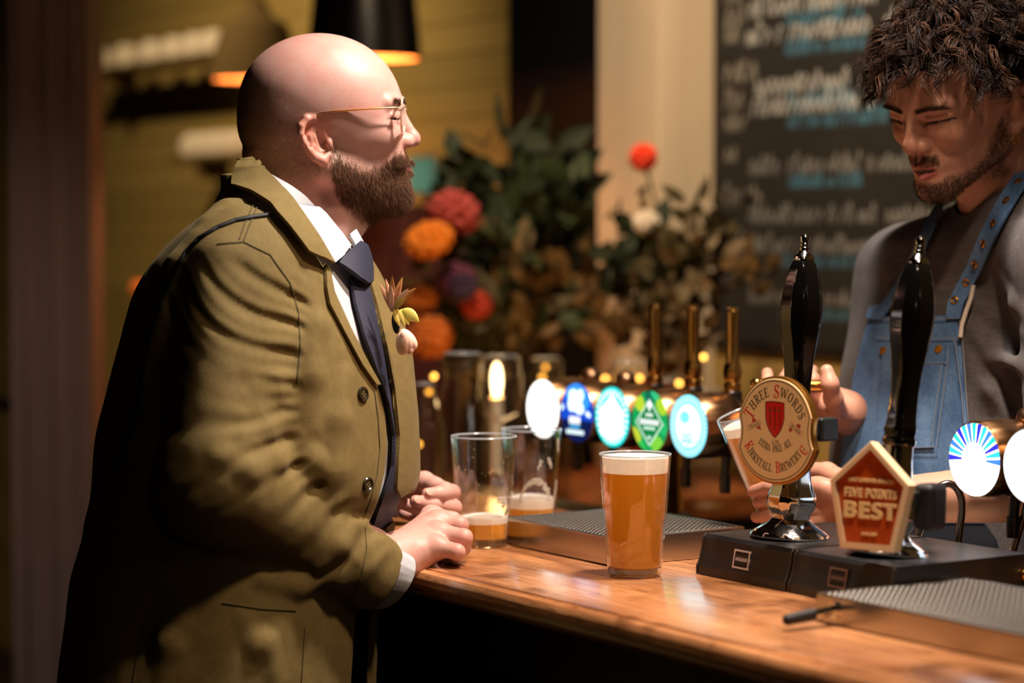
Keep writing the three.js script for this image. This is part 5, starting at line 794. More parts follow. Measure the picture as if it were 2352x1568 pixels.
// ---------- the barman ----------
{
  const man = thing('person', 'dark-haired young barman in a denim apron pouring a beer behind the bar', 'person', V(0, 0, 0));
  const HD = frame(P(2229, 247, 3.2), -139 * Math.PI / 180, -26 * Math.PI / 180, -3 * Math.PI / 180, 1.06, [725, 325]), ho = { deep: 5, nose: 1.05, open: 7, roll: false, neck0: { x: 686, y: 396, z: 0 }, neck1: { x: 690, y: 640, z: 0 } };
  const head = (x, y, z) => { const q = HD.to(x, y, z); return headField(q[0], q[1], q[2], ho) / HD.k; };
  const DT = 3.33, K = F / DT, rows = [[462, 2215, 2385, 0.055], [485, 2170, 2420, 0.085], [515, 2092, 2468, 0.13], [560, 2036, 2510, 0.175], [640, 2014, 2535, 0.2], [735, 1996, 2545, 0.205], [860, 1958, 2545, 0.205], [960, 1940, 2545, 0.2], [1053, 1928, 2545, 0.2], [1300, 1918, 2550, 0.205], [1600, 1925, 2550, 0.205]];
  const ct = -0.8, st = 0.6, table = []; for (let Y = 460; Y <= 1600; Y += 3) { const [l, r, B] = catmull(rows, Y), e = (r - l) / 2 / K, A = Math.sqrt(Math.max(e * e - (B * st) ** 2, 0.002)) / Math.abs(ct); table.push([((l + r) / 2 - W / 2) / K, A, B]); }
  const torso = (x, y, z) => { const Y = HORIZON + (EYE - y) * K, q = clamp((Y - 460) / 3, 0, table.length - 1.001), i = Math.floor(q), t = q - i, a = table[i], b = table[i + 1], cx = mix(a[0], b[0], t), A = mix(a[1], b[1], t), B = mix(a[2], b[2], t), X = x - cx, Z = z + DT, f = X * ct + Z * st, r = -X * st + Z * ct, n = 2.3, g = Math.pow(Math.pow(Math.abs(f) / A, n) + Math.pow(Math.abs(r) / B, n), 1 / n); let d = (g - 1) * Math.min(A, B) * 0.92; if (Y < 466) d = smax(d, (466 - Y) / K, 0.015); return Y > 1560 ? smax(d, (Y - 1560) / K, 0.02) : d; };
  const shR = P(2090, 625, 3.46), elR = P(2060, 1010, 3.44), wrR = P(1942, 945, 3.27), shL = P(2478, 630, 3.1), elL = P(2492, 1120, 3.0), wrL = P(2005, 1152, 3.085);
  const armR = (x, y, z, e = 0) => smin(cone(x, y, z, shR, elR, 0.062 + e, 0.042 + e), cone(x, y, z, elR, wrR, 0.042 + e, 0.028 + e), 0.02);
  const armL = (x, y, z, e = 0) => smin(cone(x, y, z, shL, elL, 0.062 + e, 0.044 + e), cone(x, y, z, elL, wrL, 0.043 + e, 0.028 + e), 0.02);
  const trapA = P(2296, 486, 3.26), trapB = P(2470, 590, 3.1);
  const shirt0 = (x, y, z) => { let d = torso(x, y, z); const sl = smin(cone(x, y, z, shR, shR.clone().lerp(elR, 0.6), 0.072, 0.066), cone(x, y, z, shL, shL.clone().lerp(elL, 0.72), 0.08, 0.072), 0.01); d = smin(d, cone(x, y, z, trapA, trapB, 0.058, 0.076), 0.05); return smin(d, sl, 0.04); };
  const folds = []; const fold = (r, kind, ...pts) => { const w = pts.map(([X, Y]) => { const q = hit(shirt0, X, Y, 2.7); return q && q.addScaledVector(grad(shirt0, q.x, q.y, q.z, 0.01), kind > 0 ? -r * 0.75 : r * 0.85); }).filter(Boolean); for (let i = 0; i < w.length - 1; i++) folds.push([w[i], w[i + 1], r * (i ? 1 : 0.4), r * (i === w.length - 2 ? 0.4 : 1), kind]); };
  fold(0.013, -1, [2222, 712], [2280, 770], [2350, 800]); fold(0.013, -1, [2215, 770], [2260, 860], [2330, 930]); fold(0.012, 1, [2225, 745], [2285, 815], [2360, 850]); fold(0.012, 1, [2222, 820], [2262, 900], [2340, 990]); fold(0.012, -1, [2230, 880], [2268, 960], [2320, 1040]); fold(0.010, 1, [2060, 560], [2045, 620], [2040, 690]); fold(0.010, -1, [2100, 560], [2070, 640]); fold(0.012, 1, [2300, 640], [2330, 700], [2380, 730]);
  const shirt = (x, y, z) => { let d = shirt0(x, y, z); if (Math.abs(d) > 0.05) return d; for (const q of folds) { const c = cone(x, y, z, q[0], q[1], q[2], q[3]); d = q[4] > 0 ? smin(d, c, 0.016) : smax(d, -c, 0.016); } d = smax(d, -(head(x, y, z) - 0.004), 0.004); return d + noise(x * 25, y * 18, z * 25) * 0.0014; };
  const knit = weave(30, 0.5); knit.repeat.set(18, 18);
  const greyTex = field(512, 512, (u, v) => { const n = noise(u * 200, v * 90, 3) * 0.03 + fbm(u * 40, v * 40, 5, 3) * 0.03; return [0.315 + n, 0.30 + n, 0.30 + n]; }, true); greyTex.repeat.set(4, 4);
  part('t_shirt', skin(shirt, V(0.42, 0.82, -3.66), V(0.92, 1.56, -2.95), 0.0052, { slack: 2 }), phy({ map: greyTex, roughness: 0.95, bumpMap: knit, bumpScale: 0.0003, sheen: 0.2, sheenRoughness: 0.7, sheenColor: new THREE.Color(0.2, 0.2, 0.2) }), man, 'dark grey t-shirt');
  // hands
  const w = (X, Y, d) => P(X, Y, d);
  const hr = { wrist: wrR, f: [[[w(1862, 928, 3.25), 0.011], [w(1800, 915, 3.2), 0.0095], [w(1764, 888, 3.205), 0.0085], [w(1762, 857, 3.23), 0.0078]], [[w(1868, 915, 3.255), 0.0115], [w(1822, 895, 3.205), 0.0098], [w(1805, 868, 3.215), 0.0088], [w(1812, 852, 3.24), 0.008]], [[w(1876, 905, 3.265), 0.0115], [w(1846, 880, 3.215), 0.0096], [w(1834, 858, 3.225), 0.0086], [w(1842, 848, 3.25), 0.008]], [[w(1886, 900, 3.28), 0.011], [w(1868, 872, 3.23), 0.0088], [w(1860, 856, 3.24), 0.008], [w(1866, 850, 3.26), 0.0074]]], thumb: [[w(1925, 948, 3.24), 0.0145], [w(1914, 915, 3.20), 0.012], [w(1906, 882, 3.185), 0.0108], [w(1899, 852, 3.19), 0.009]] };
  const hl = { wrist: wrL, f: [[[w(1880, 1118, 3.10), 0.0118], [w(1812, 1108, 3.075), 0.0102], [w(1768, 1118, 3.075), 0.0092], [w(1730, 1128, 3.09), 0.008]], [[w(1876, 1145, 3.115), 0.0118], [w(1815, 1142, 3.08), 0.0102], [w(1772, 1148, 3.08), 0.0092], [w(1742, 1154, 3.095), 0.008]], [[w(1880, 1172, 3.12), 0.0115], [w(1818, 1176, 3.08), 0.010], [w(1772, 1182, 3.08), 0.009], [w(1738, 1187, 3.095), 0.0078]], [[w(1890, 1196, 3.12), 0.0105], [w(1836, 1204, 3.085), 0.009], [w(1800, 1210, 3.085), 0.008], [w(1772, 1214, 3.095), 0.0072]]], thumb: [[w(1950, 1110, 3.13), 0.0145], [w(1900, 1085, 3.17), 0.0125], [w(1850, 1078, 3.2), 0.011], [w(1815, 1088, 3.21), 0.0095]] };
  const hand = (h) => (x, y, z) => { let d = 9; for (const f of h.f) d = smin(d, cone(x, y, z, h.wrist, f[0][0], 0.023, 0.0125), 0.015); let g = 9; for (const f of h.f) g = smin(g, chain(x, y, z, f, 0.004), 0.0016); d = smin(d, g, 0.008); return smin(d, chain(x, y, z, h.thumb, 0.008), 0.012); };
  const handR = hand(hr), handL = hand(hl);
  const flesh = [0.55, 0.29, 0.20], red = [0.50, 0.19, 0.125], dark = [0.075, 0.042, 0.028];
  const stub = (X, Y, l) => { const top = catmull([[735, 290], [760, 318], [800, 368], [840, 396], [872, 408], [900, 400], [960, 400]], X)[0]; let m = sstep(top - 4, top + 22, Y) * (1 - sstep(452, 496, Y)) * sstep(742, 762, X) * (X > 880 && l < 40 ? sstep(404, 420, Y) : 1); const mo = X > 890 && l < 44 ? sstep(346, 352, Y) * (1 - sstep(368, 374, Y)) * (l > 4 ? 1 : 0.5) * sstep(46, 34, l) : 0; return Math.max(m, mo); };
  const headColor = (x, y, z) => { const [X, Y, L] = HD.to(x, y, z), l = Math.abs(L), nz = fbm(x * 60, y * 60, z * 60, 3), fine = noise(x * 400, y * 400, z * 400); let c = mixc(flesh, red, clamp(0.2 + nz * 0.5, 0, 0.6));
    if (X > 900 && Y > 285 && Y < 345) c = mixc(c, red, 0.35); if (l > 98 && X < 765 && X > 680 && Y > 265 && Y < 385) c = mixc(c, red, 0.4);
    c = mixc(c, dark, stub(X, Y, l) * clamp(0.62 + fine * 0.4, 0.2, 0.9)); const brow = sstep(9, 2, Math.abs(Y - (246 - Math.sin((l - 20) / 18) * 3))) * sstep(12, 20, l) * sstep(88, 74, l) * (X > 860 ? 1 : 0); c = mixc(c, dark, brow * clamp(0.4 + fine * 0.4, 0, 0.6));
    if (X > 905 && l < 31 && Y > 364 && Y < 402) c = mixc(c, [0.48, 0.13, 0.115], 0.85); if (X > 905 && l < 27 && Math.abs(Y - 384) < 4) c = [0.05, 0.015, 0.012]; if (X > 876 && l > 30 && l < 88 && Math.abs(Y - 276) < 2.2) c = [0.03, 0.018, 0.014];
    if (Y < 190 - (X < 800 ? -60 : 0)) c = mixc(c, dark, 0.9 * sstep(860, 830, X - (190 - Y) * 0.5)); return c; };
  const handColor = (x, y, z) => { let c = mixc(flesh, red, clamp(0.28 + fbm(x * 70, y * 70, z * 70, 3) * 0.6, 0, 0.7)); for (const h of [hr, hl]) for (const f of h.f) for (const j of [1, 3]) { const q = f[j][0]; c = mixc(c, red, 0.35 * sstep(0.018, 0.006, Math.hypot(x - q.x, y - q.y, z - q.z))); } return c; };
  const uvSkin = (x, y, z) => [x * 1.1 + z, y], flat = () => flesh;
  const hip = P(2235, 1450, 3.33), legs = (x, y, z) => Math.min(...[-1, 1].map((k) => chain(x, y, z, [[V(hip.x + 0.06 * k, 0.9, hip.z + 0.085 * k), 0.095], [V(hip.x + 0.06 * k - 0.02, 0.5, hip.z + 0.09 * k), 0.068], [V(hip.x + 0.06 * k, 0.07, hip.z + 0.09 * k), 0.048]], 0.02)));
  const inside = (x, y, z) => Math.min(smin(torso(x, y, z) + 0.02, smin(armR(x, y, z), armL(x, y, z), 0.01), 0.02), legs(x, y, z) + 0.012);
  part('body', merge([skin(head, V(0.42, 1.40, -3.42), V(0.80, 1.72, -2.98), 0.0026, { color: headColor, uv: uvSkin, slack: 1.7 }), skin(handR, V(0.325, 1.24, -3.34), V(0.48, 1.335, -3.12), 0.0024, { color: handColor, uv: uvSkin }), skin(handL, V(0.29, 1.09, -3.26), V(0.52, 1.215, -3.02), 0.0024, { color: handColor, uv: uvSkin }), skin(inside, V(0.36, 0.02, -3.7), V(0.94, 1.42, -2.9), 0.010, { color: flat, uv: uvSkin, slack: 1.9 })]), skinMat, man, 'warm skin with short stubble');
  const jeans = std({ color: 0x10141f, roughness: 0.9 }); part('trousers', skin((x, y, z) => smax(smin(legs(x, y, z), torso(x, y, z) - 0.003 + Math.max(0, y - 0.93) * 2, 0.02), 0.05 - y, 0.01), V(0.3, 0.03, -3.75), V(1.0, 1.0, -2.95), 0.012, { slack: 2 }), jeans, man, 'dark trousers');
  for (const k of [-1, 1]) { const f = V(hip.x + 0.06 * k, 0, hip.z + 0.09 * k); part('shoe', skin((x, y, z) => smax(smin(ell(x, y, z, f.x - 0.05, 0.03, f.z + 0.03, 0.13, 0.05, 0.08), ell(x, y, z, f.x, 0.06, f.z, 0.06, 0.07, 0.05), 0.03), 0.001 - y, 0.004), V(f.x - 0.22, -0.005, f.z - 0.1), V(f.x + 0.12, 0.16, f.z + 0.16), 0.008), M.black, man, 'dark shoe'); }
  // apron
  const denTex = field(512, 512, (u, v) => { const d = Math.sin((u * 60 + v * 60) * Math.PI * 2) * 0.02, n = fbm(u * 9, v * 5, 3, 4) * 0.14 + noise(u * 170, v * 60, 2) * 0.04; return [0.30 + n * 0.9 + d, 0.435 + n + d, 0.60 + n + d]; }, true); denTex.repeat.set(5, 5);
  const denim = phy({ map: denTex, roughness: 0.9, bumpMap: knit, bumpScale: 0.0004 }), stitch = std({ color: 0x7f8894, roughness: 0.9 }), edge = std({ color: 0x2d4463, roughness: 0.9 });
  const cloth = (x, y, z) => shirt0(x, y, z) + 0.001 + noise(x * 14, y * 6, z * 14) * 0.004;
  const ap = new THREE.Group(); ap.name = 'apron'; ap.userData.label = 'blue denim bib apron'; man.add(ap);
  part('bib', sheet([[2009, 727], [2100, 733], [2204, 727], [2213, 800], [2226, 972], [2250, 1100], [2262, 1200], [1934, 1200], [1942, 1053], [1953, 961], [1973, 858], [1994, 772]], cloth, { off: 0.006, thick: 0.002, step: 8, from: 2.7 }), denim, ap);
  part('skirt', sheet([[1934, 1198], [2262, 1198], [2290, 1240], [2310, 1340], [2290, 1420], [1930, 1420]], cloth, { off: 0.005, thick: 0.002, step: 9, from: 2.7 }), std({ color: 0x151c29, roughness: 0.9 }), ap, 'dark navy lower half of the apron with shade put into its colour');  // navy taken darker to carry the shade below the forearm
  part('strap', sheet([[2006, 736], [2012, 712], [2040, 700], [2070, 660], [2150, 500], [2160, 482], [2180, 476], [2166, 520], [2090, 668], [2056, 716], [2040, 738]], cloth, { off: 0.010, thick: 0.003, step: 5, from: 2.7 }), denim, ap);
  part('strap', sheet([[2184, 736], [2188, 700], [2237, 600], [2300, 482], [2352, 387], [2372, 350], [2402, 376], [2352, 461], [2277, 600], [2222, 704], [2214, 738]], cloth, { off: 0.010, thick: 0.003, step: 6, from: 2.7 }), denim, ap);
  part('pocket', sheet([[2036, 798], [2110, 802], [2180, 796], [2177, 832], [2152, 1028], [2090, 1030], [2026, 1022], [2040, 832]], cloth, { off: 0.009, thick: 0.002, step: 7, from: 2.7 }), denim, ap);
  for (const p of [[[2012, 775], [2100, 780], [2206, 776]], [[2009, 730], [2100, 736], [2204, 730]], [[2040, 832], [2110, 836], [2176, 832]], [[2177, 800], [2176, 832], [2151, 1026], [2090, 1028], [2028, 1020]], [[2163, 838], [2139, 1016]], [[2052, 838], [2040, 1012]], [[2204, 735], [2212, 800], [2224, 970]], [[2192, 780], [2208, 900], [2214, 972]]]) part('stitching', cord(p, (x, y, z) => cloth(x, y, z) - 0.0112, 0.0006, 0, 2.7), stitch, ap);
  const brass = std({ color: 0xb98a48, metalness: 1, roughness: 0.3 }), copper = std({ color: 0xd08a2c, metalness: 0.8, roughness: 0.35 }), eyelet = lathe([[0.0024, -0.001], [0.0026, 0.0012], [0.004, 0.002], [0.0054, 0.001], [0.0056, -0.001]], 20), rivet = lathe([[0.0058, -0.001], [0.0056, 0.001], [0.0035, 0.0024], [0, 0.0026]], 20);
  const pin = (g, X, Y, m, name, o) => { const q = hit(cloth, X, Y, 2.7); if (!q) return; const n = grad(cloth, q.x, q.y, q.z, 0.01); part(name, g.clone().applyQuaternion(new THREE.Quaternion().setFromUnitVectors(V(0, 1, 0), n)).translate(q.x + n.x * o, q.y + n.y * o, q.z + n.z * o), m, ap); };
  for (const [X, Y] of [[2346, 436], [2325, 474], [2301, 518], [2278, 560], [2256, 602], [2231, 650], [2204, 694]]) { pin(eyelet, X, Y, brass, 'eyelet', 0.0135); }
  for (const [X, Y] of [[2042, 812], [2166, 808]]) pin(rivet, X, Y, copper, 'rivet', 0.0115);
  part('drawstring', cord([[2236, 655], [2230, 685], [2219, 715], [2209, 748], [2206, 775]], (x, y, z) => cloth(x, y, z) - 0.015, 0.0032, 0, 2.7), std({ color: 0xcfc6ba, roughness: 0.9 }), ap);
  // hair
  {
    seed = 991; const locks = [], cap = (x, y, z) => { const [X, Y, L] = HD.to(x, y, z), l = Math.abs(L); const s = ell(X, Y, l, 728, 214, 0, 186, 156, 142); const line = (X > 840 ? 168 : X > 790 ? mix(250, 168, (X - 790) / 50) : X > 760 ? 282 : 300) - l * 0 - Y; return smax(s, -line + (X < 690 ? -90 : 0), 18) / HD.k; };
    const under = skin(cap, V(0.40, 1.42, -3.44), V(0.84, 1.76, -2.98), 0.005, { slack: 1.8 });
    const hg = new THREE.Group(); hg.name = 'hair'; hg.userData.label = 'thick dark brown curly hair'; man.add(hg); part('hair_base', under, phy({ color: 0x070403, roughness: 0.95, specularIntensity: 0.1 }), hg);
    for (let n = 0; n < 2600 && locks.length < 8600; n++) {
      const th = rr(0, Math.PI * 2), ph = Math.acos(rr(-0.75, 1)), X = 728 + 184 * Math.sin(ph) * Math.cos(th), L = 140 * Math.sin(ph) * Math.sin(th), Y = 214 - 154 * Math.cos(ph), lim = X > 850 ? 168 : X > 780 ? 228 : X > 690 ? 266 : 370; if (Y > lim) continue;
      const nn = HD.dir((X - 728) / 184, (Y - 214) / 154, L / 140).normalize(), front = sstep(690, 860, X), side = sstep(60, 130, Math.abs(L)), len = mix(rr(0.03, 0.05), rr(0.042, 0.066), front) * (Y > 230 ? 0.5 : 1), flow = HD.dir(mix(-0.25, 1.0, front) + rr(-0.45, 0.45), mix(0.15, 0.6, Math.max(side, front * 0.6)) + rr(-0.35, 0.3), Math.sign(L) * rr(0, 0.8) + rr(-0.5, 0.5)).normalize();
      const cr = rr(0.0045, 0.0115), turns = rr(0.5, 1.35) * Math.PI * 2 * (rnd() < 0.5 ? -1 : 1), p0 = rr(0, 6.28), u = nn.clone().cross(flow).normalize(), v = flow.clone().cross(u), lift = rr(0.004, 0.018) * (Y > 230 ? 0.5 : 1), N = 12, k0 = rnd() * rnd(), m = 7 + Math.floor(rnd() * 9);
      for (let j = 0; j < m; j++) { const a = HD.from(X + rr(-7, 7), Y + rr(-7, 7), L + rr(-7, 7)), p = [], sp = rr(0.85, 1.15), o1 = rr(-0.0012, 0.0012), o2 = rr(-0.0012, 0.0012), ll = len * rr(0.8, 1.1);
        for (let i = 0; i < N; i++) { const t = i / (N - 1), q = p0 + turns * t * sp, s = cr * Math.min(1, t * 2.2) * (1 - 0.25 * t); p.push(a.clone().addScaledVector(nn, 0.001 + lift * Math.sin(Math.PI * Math.min(1, 0.15 + t * 0.75)) + o1).addScaledVector(flow, ll * t * 0.75).addScaledVector(u, Math.cos(q) * s + o2).addScaledVector(v, Math.sin(q) * s * 0.8).add(V(0, -ll * 0.2 * t * t, 0))); }
        locks.push({ p, r: rr(0.0004, 0.00075), c: mixc([0.006, 0.0035, 0.0025], [0.075, 0.033, 0.016], clamp(k0 + rr(-0.1, 0.15), 0, 1)) }); }
    }
    const g = part('curls', strandMesh(locks, 4), phy({ color: 0xffffff, vertexColors: true, roughness: 0.45, specularIntensity: 0.25 }), hg); g.userData.kind = 'stuff';
    const st = []; for (let n = 0; n < 30000 && st.length < 4200; n++) { const X = rr(742, 950), Y = rr(300, 490), side = rnd() < 0.75 ? -1 : 1; let q = null, ok = false; if (rnd() < 0.6) { let l = 150; for (let i = 0; i < 40; i++) { const d = headField(X, Y, l, ho); if (d < 0.5) { ok = l > 3; break; } l -= Math.max(d * 0.85, 0.5); if (l < 0) break; } q = [X, Y, l]; } else { const LL = rnd() * 60; let XX = 990; for (let i = 0; i < 40; i++) { const d = headField(XX, Y, LL, ho); if (d < 0.5) { ok = XX > 850; break; } XX -= Math.max(d * 0.85, 0.5); } q = [XX, Y, LL]; } if (!ok || rnd() > stub(q[0], q[1], q[2])) continue; const b = HD.from(q[0], q[1], q[2] * side), nn = grad(head, b.x, b.y, b.z, 0.002), dir = HD.dir(0.3, 0.9, 0).addScaledVector(nn, 0.6).add(V(rr(-0.3, 0.3), rr(-0.3, 0.3), rr(-0.3, 0.3))).normalize(), len = rr(0.002, 0.005); st.push({ p: [0, 1, 2].map((i) => b.clone().addScaledVector(dir, len * i / 2)), r: 0.00019, c: mixc([0.03, 0.018, 0.012], [0.10, 0.055, 0.03], rnd()) }); }
    const sb = part('beard', strandMesh(st), hairMat, man, 'short dark stubble'); sb.userData.kind = 'stuff';
    const br = []; for (let n = 0; n < 620; n++) { const l = rr(16, 84), Y = 246 - Math.sin((l - 20) / 18) * 3 + rr(-5, 4), s = rnd() < 0.5 ? 1 : -1; let XX = 960; for (let i = 0; i < 40; i++) { const d = headField(XX, Y, l, ho); if (d < 0.5) break; XX -= Math.max(d * 0.85, 0.5); } const b = HD.from(XX, Y, l * s), nn = grad(head, b.x, b.y, b.z, 0.002), dir = HD.dir(-0.1, -0.3, 0.9 * s).addScaledVector(nn, 0.35).normalize(); br.push({ p: [0, 1, 2].map((i) => b.clone().addScaledVector(dir, 0.0035 * i)), r: 0.00018, c: [0.06, 0.036, 0.024] }); }
    part('eyebrows', strandMesh(br), hairMat, man, 'thick dark eyebrows').userData.kind = 'stuff';
    const la = []; for (const s of [-1, 1]) for (let i = 0; i < 46; i++) { const l = mix(34, 86, i / 45); let XX = 960; for (let k = 0; k < 40; k++) { const d = headField(XX, 273, l, ho); if (d < 0.5) break; XX -= Math.max(d * 0.85, 0.5); } const b = HD.from(XX + 1, 274, l * s), dir = HD.dir(0.7, 0.75, (l - 55) * 0.012 * s).normalize(); la.push({ p: [0, 1, 2].map((j) => b.clone().addScaledVector(dir, 0.0033 * j)), r: 0.00019, c: [0.03, 0.018, 0.014] }); }
    part('eyelashes', strandMesh(la), hairMat, man, 'dark eyelashes').userData.kind = 'stuff';
  }
  const er = HD.from(742, 388, -118); const ring = new THREE.TorusGeometry(0.0052, 0.0011, 10, 28).rotateY(0.6).translate(er.x, er.y - 0.003, er.z); part('earring', ring, M.gold, man, 'small gold hoop earring');
}
{ // brass tap lever in his right hand and the glass in his left
  const a = P(1738, 882, 3.205), b = P(1898, 887, 3.21); single('tap_lever', merge([cyl(a, b, 0.0075, 0.0085, 24), ball(0.0085, b.x, b.y, b.z, 0.5, 1, 1), ball(0.009, a.x, a.y, a.z)]), M.gold, 'brass tap lever gripped in the barman\'s raised hand', 'tap lever');
  const g = pint(P(1806, 1196, 3.125), 'tilted pint glass of golden beer held in the barman\'s hand', { fill: 0.128, head: 0.012, mat: amberBeer }); g.rotation.z = 0.33; g.rotation.x = 0.05;
}
// ---------- flowers and glasses at the far end ----------
const leafMats = [std({ color: 0x1c2a10, roughness: 0.7 }), std({ color: 0x3d3514, roughness: 0.7 }), std({ color: 0x5a431c, roughness: 0.7 }), std({ color: 0x24330f, roughness: 0.7 }), std({ color: 0x6d6048, roughness: 0.8 })];
function leafGeo(len, wid) { const s = []; for (let i = 0; i <= 6; i++) { const t = i / 6, w = wid * Math.sin(Math.PI * Math.pow(t, 0.8)); s.push([t * len, w, 0.12 * len * t * t]); } const pos = [], idx = []; for (const [y, w, z] of s) pos.push(-w, y, z + w * 0.25, 0, y, z, w, y, z + w * 0.25); for (let i = 0; i < 6; i++) { const a = i * 3; idx.push(a, a + 1, a + 3, a + 1, a + 4, a + 3, a + 1, a + 2, a + 4, a + 2, a + 5, a + 4); } const g = new THREE.BufferGeometry(); g.setAttribute('position', new THREE.Float32BufferAttribute(pos, 3)); g.setIndex(idx); g.computeVertexNormals(); return g; }
function bloomGeo(r, n, flat) { const out = [], g0 = new THREE.SphereGeometry(1, 10, 7); for (let i = 0; i < n; i++) { const y = 1 - 2 * (i + 0.5) / n, a = i * 2.39996, q = Math.sqrt(1 - y * y), d = V(q * Math.cos(a), y * flat, q * Math.sin(a)); out.push(g0.clone().scale(r * 0.34, r * 0.2, r * 0.42).applyQuaternion(new THREE.Quaternion().setFromUnitVectors(V(0, 0, 1), d.clone().normalize())).translate(d.x * r * 0.7, d.y * r * 0.7, d.z * r * 0.7)); } out.push(new THREE.SphereGeometry(r * 0.62, 12, 9).scale(1, flat, 1)); return merge(out); }
function bouquet(label, base, vaseR, vaseH, vaseMat, blooms, sprays) {
  const o = thing('flower_arrangement', label, 'flowers', base); seed = Math.round(base.x * 1e4) + 55555;
  part('vase', lathe([[0, 0.001], [vaseR * 0.8, 0.001], [vaseR, 0.02], [vaseR * 0.95, vaseH * 0.6], [vaseR * 0.6, vaseH * 0.9], [vaseR * 0.7, vaseH], [vaseR * 0.62, vaseH], [vaseR * 0.5, vaseH * 0.9], [vaseR * 0.88, vaseH * 0.6], [0, 0.012]], 32), vaseMat, o);
  const stem = std({ color: 0x39401c, roughness: 0.7 }), top = V(0, vaseH, 0);
  for (const [X, Y, d, r, col, flat = 0.8] of blooms) { const p = P(X, Y, d).sub(base), m = top.clone().lerp(p, 0.55).add(V(rr(-0.03, 0.03), 0.04, rr(-0.03, 0.03))); const b = part('bloom', bloomGeo(r, 46, flat), std({ color: col, roughness: 0.75 }), o); b.position.copy(p); b.rotation.set(rr(-0.4, 0.4), rr(0, 6), rr(-0.4, 0.4)); part('stem', tube([V(rr(-0.015, 0.015), 0.02, rr(-0.015, 0.015)), top.clone().multiplyScalar(0.95), m, p], 0.003, 20, 6), stem, o); }
  sprays.forEach(([X, Y, d, n, spread, k, size = 0.07]) => { const c = P(X, Y, d).sub(base), g = [tube([V(rr(-0.01, 0.01), 0.02, 0), top.clone().multiplyScalar(0.95), top.clone().lerp(c, 0.5).add(V(0, 0.03, 0)), c], 0.0028, 16, 5)]; for (let i = 0; i < n; i++) { const p = top.clone().lerp(c, rr(0.45, 1.05)).add(V(rr(-1, 1), rr(-1, 1), rr(-1, 1)).multiplyScalar(spread)); g.push(leafGeo(size * rr(0.7, 1.3), size * rr(0.2, 0.32)).rotateX(rr(-0.8, 1.2)).rotateZ(rr(-1.6, 1.6)).rotateY(rr(0, 6.28)).translate(p.x, p.y, p.z)); } part('foliage', g, leafMats[k], o).userData.kind = 'stuff'; });
  return o;
}
const onReturn = (X, Y, d) => { const p = P(X, Y, d); p.y = HC + RH + 0.0005; return p; };
bouquet('large autumn flower arrangement in orange, pink and plum at the far end of the bar', onReturn(1130, 1000, 4.72), 0.07, 0.2, std({ color: 0x1a1512, roughness: 0.4 }),
  [[1040, 490, 4.62, 0.05, 0xa8433f], [985, 552, 4.55, 0.046, 0xd97a12, 0.55], [1046, 645, 4.6, 0.04, 0x5a2440], [1062, 660, 4.5, 0.028, 0x2c1838], [962, 690, 4.6, 0.034, 0xb5651a], [985, 775, 4.55, 0.045, 0xb0601c], [1094, 700, 4.55, 0.03, 0x9a2c1a], [1150, 540, 4.75, 0.032, 0x8a5a14], [1130, 610, 4.8, 0.03, 0x8a7440], [1060, 390, 4.85, 0.035, 0x9a5c10, 0.6], [1200, 650, 4.7, 0.03, 0x7a4a12]],
  [[1080, 400, 4.8, 60, 0.06, 0], [1240, 370, 4.75, 90, 0.07, 0, 0.09], [1260, 470, 4.7, 70, 0.07, 3, 0.08], [1180, 560, 4.75, 60, 0.07, 2], [1130, 480, 4.85, 60, 0.06, 1], [1240, 640, 4.65, 60, 0.06, 2], [1080, 740, 4.7, 60, 0.06, 1], [1180, 720, 4.7, 60, 0.06, 1], [1000, 640, 4.75, 40, 0.05, 2]]);
bouquet('loose dried flower arrangement with one red and one white bloom before the pale pilaster', onReturn(1512, 1000, 4.6), 0.06, 0.21, std({ color: 0x8d2a16, roughness: 0.35 }),
  [[1478, 362, 4.62, 0.026, 0xe0401a, 1], [1486, 512, 4.6, 0.026, 0xd8cdbc], [1560, 640, 4.6, 0.022, 0x7d6a4c], [1420, 600, 4.65, 0.024, 0x6a4a22], [1640, 560, 4.6, 0.02, 0x6e6350]],
  [[1590, 490, 4.55, 50, 0.045, 1, 0.05], [1610, 600, 4.55, 60, 0.05, 4, 0.05], [1540, 580, 4.6, 60, 0.05, 1, 0.05], [1440, 540, 4.65, 60, 0.05, 0, 0.06], [1400, 640, 4.65, 60, 0.06, 2, 0.06], [1660, 500, 4.55, 40, 0.04, 1, 0.05], [1560, 720, 4.6, 50, 0.05, 2, 0.05], [1480, 440, 4.62, 10, 0.02, 2, 0.03], [1700, 640, 4.55, 40, 0.05, 2, 0.05]]);
// glassware
const rimG = (r, y, t = 0.0013) => new THREE.TorusGeometry(r, t, 8, 40).rotateX(Math.PI / 2).translate(0, y, 0);
function glassThing(name, label, cat, pos, prof, mat = clear) { const o = thing(name, label, cat, pos); part('wall', lathe(prof, 40), mat, o); const m = prof.reduce((a, b) => b[1] > a[1] ? b : a); part('rim', rimG(m[0], m[1]), rimGlass, o); return o; }
const barTop = (X, d) => { const p = P(X, 900, d); p.y = HC + 0.0004; return p; };
glassThing('water_carafe', 'clear glass carafe with a wide neck standing behind the nearly empty pint', 'carafe', barTop(1062, 3.86), [[0, 0.003], [0.04, 0], [0.044, 0.008], [0.044, 0.1], [0.040, 0.13], [0.031, 0.165], [0.028, 0.18], [0.028, 0.2], [0.032, 0.206], [0.032, 0.218], [0.029, 0.22], [0.026, 0.2], [0.026, 0.18], [0.029, 0.165], [0.038, 0.13], [0.042, 0.1], [0.042, 0.01], [0, 0.009]], smoky);
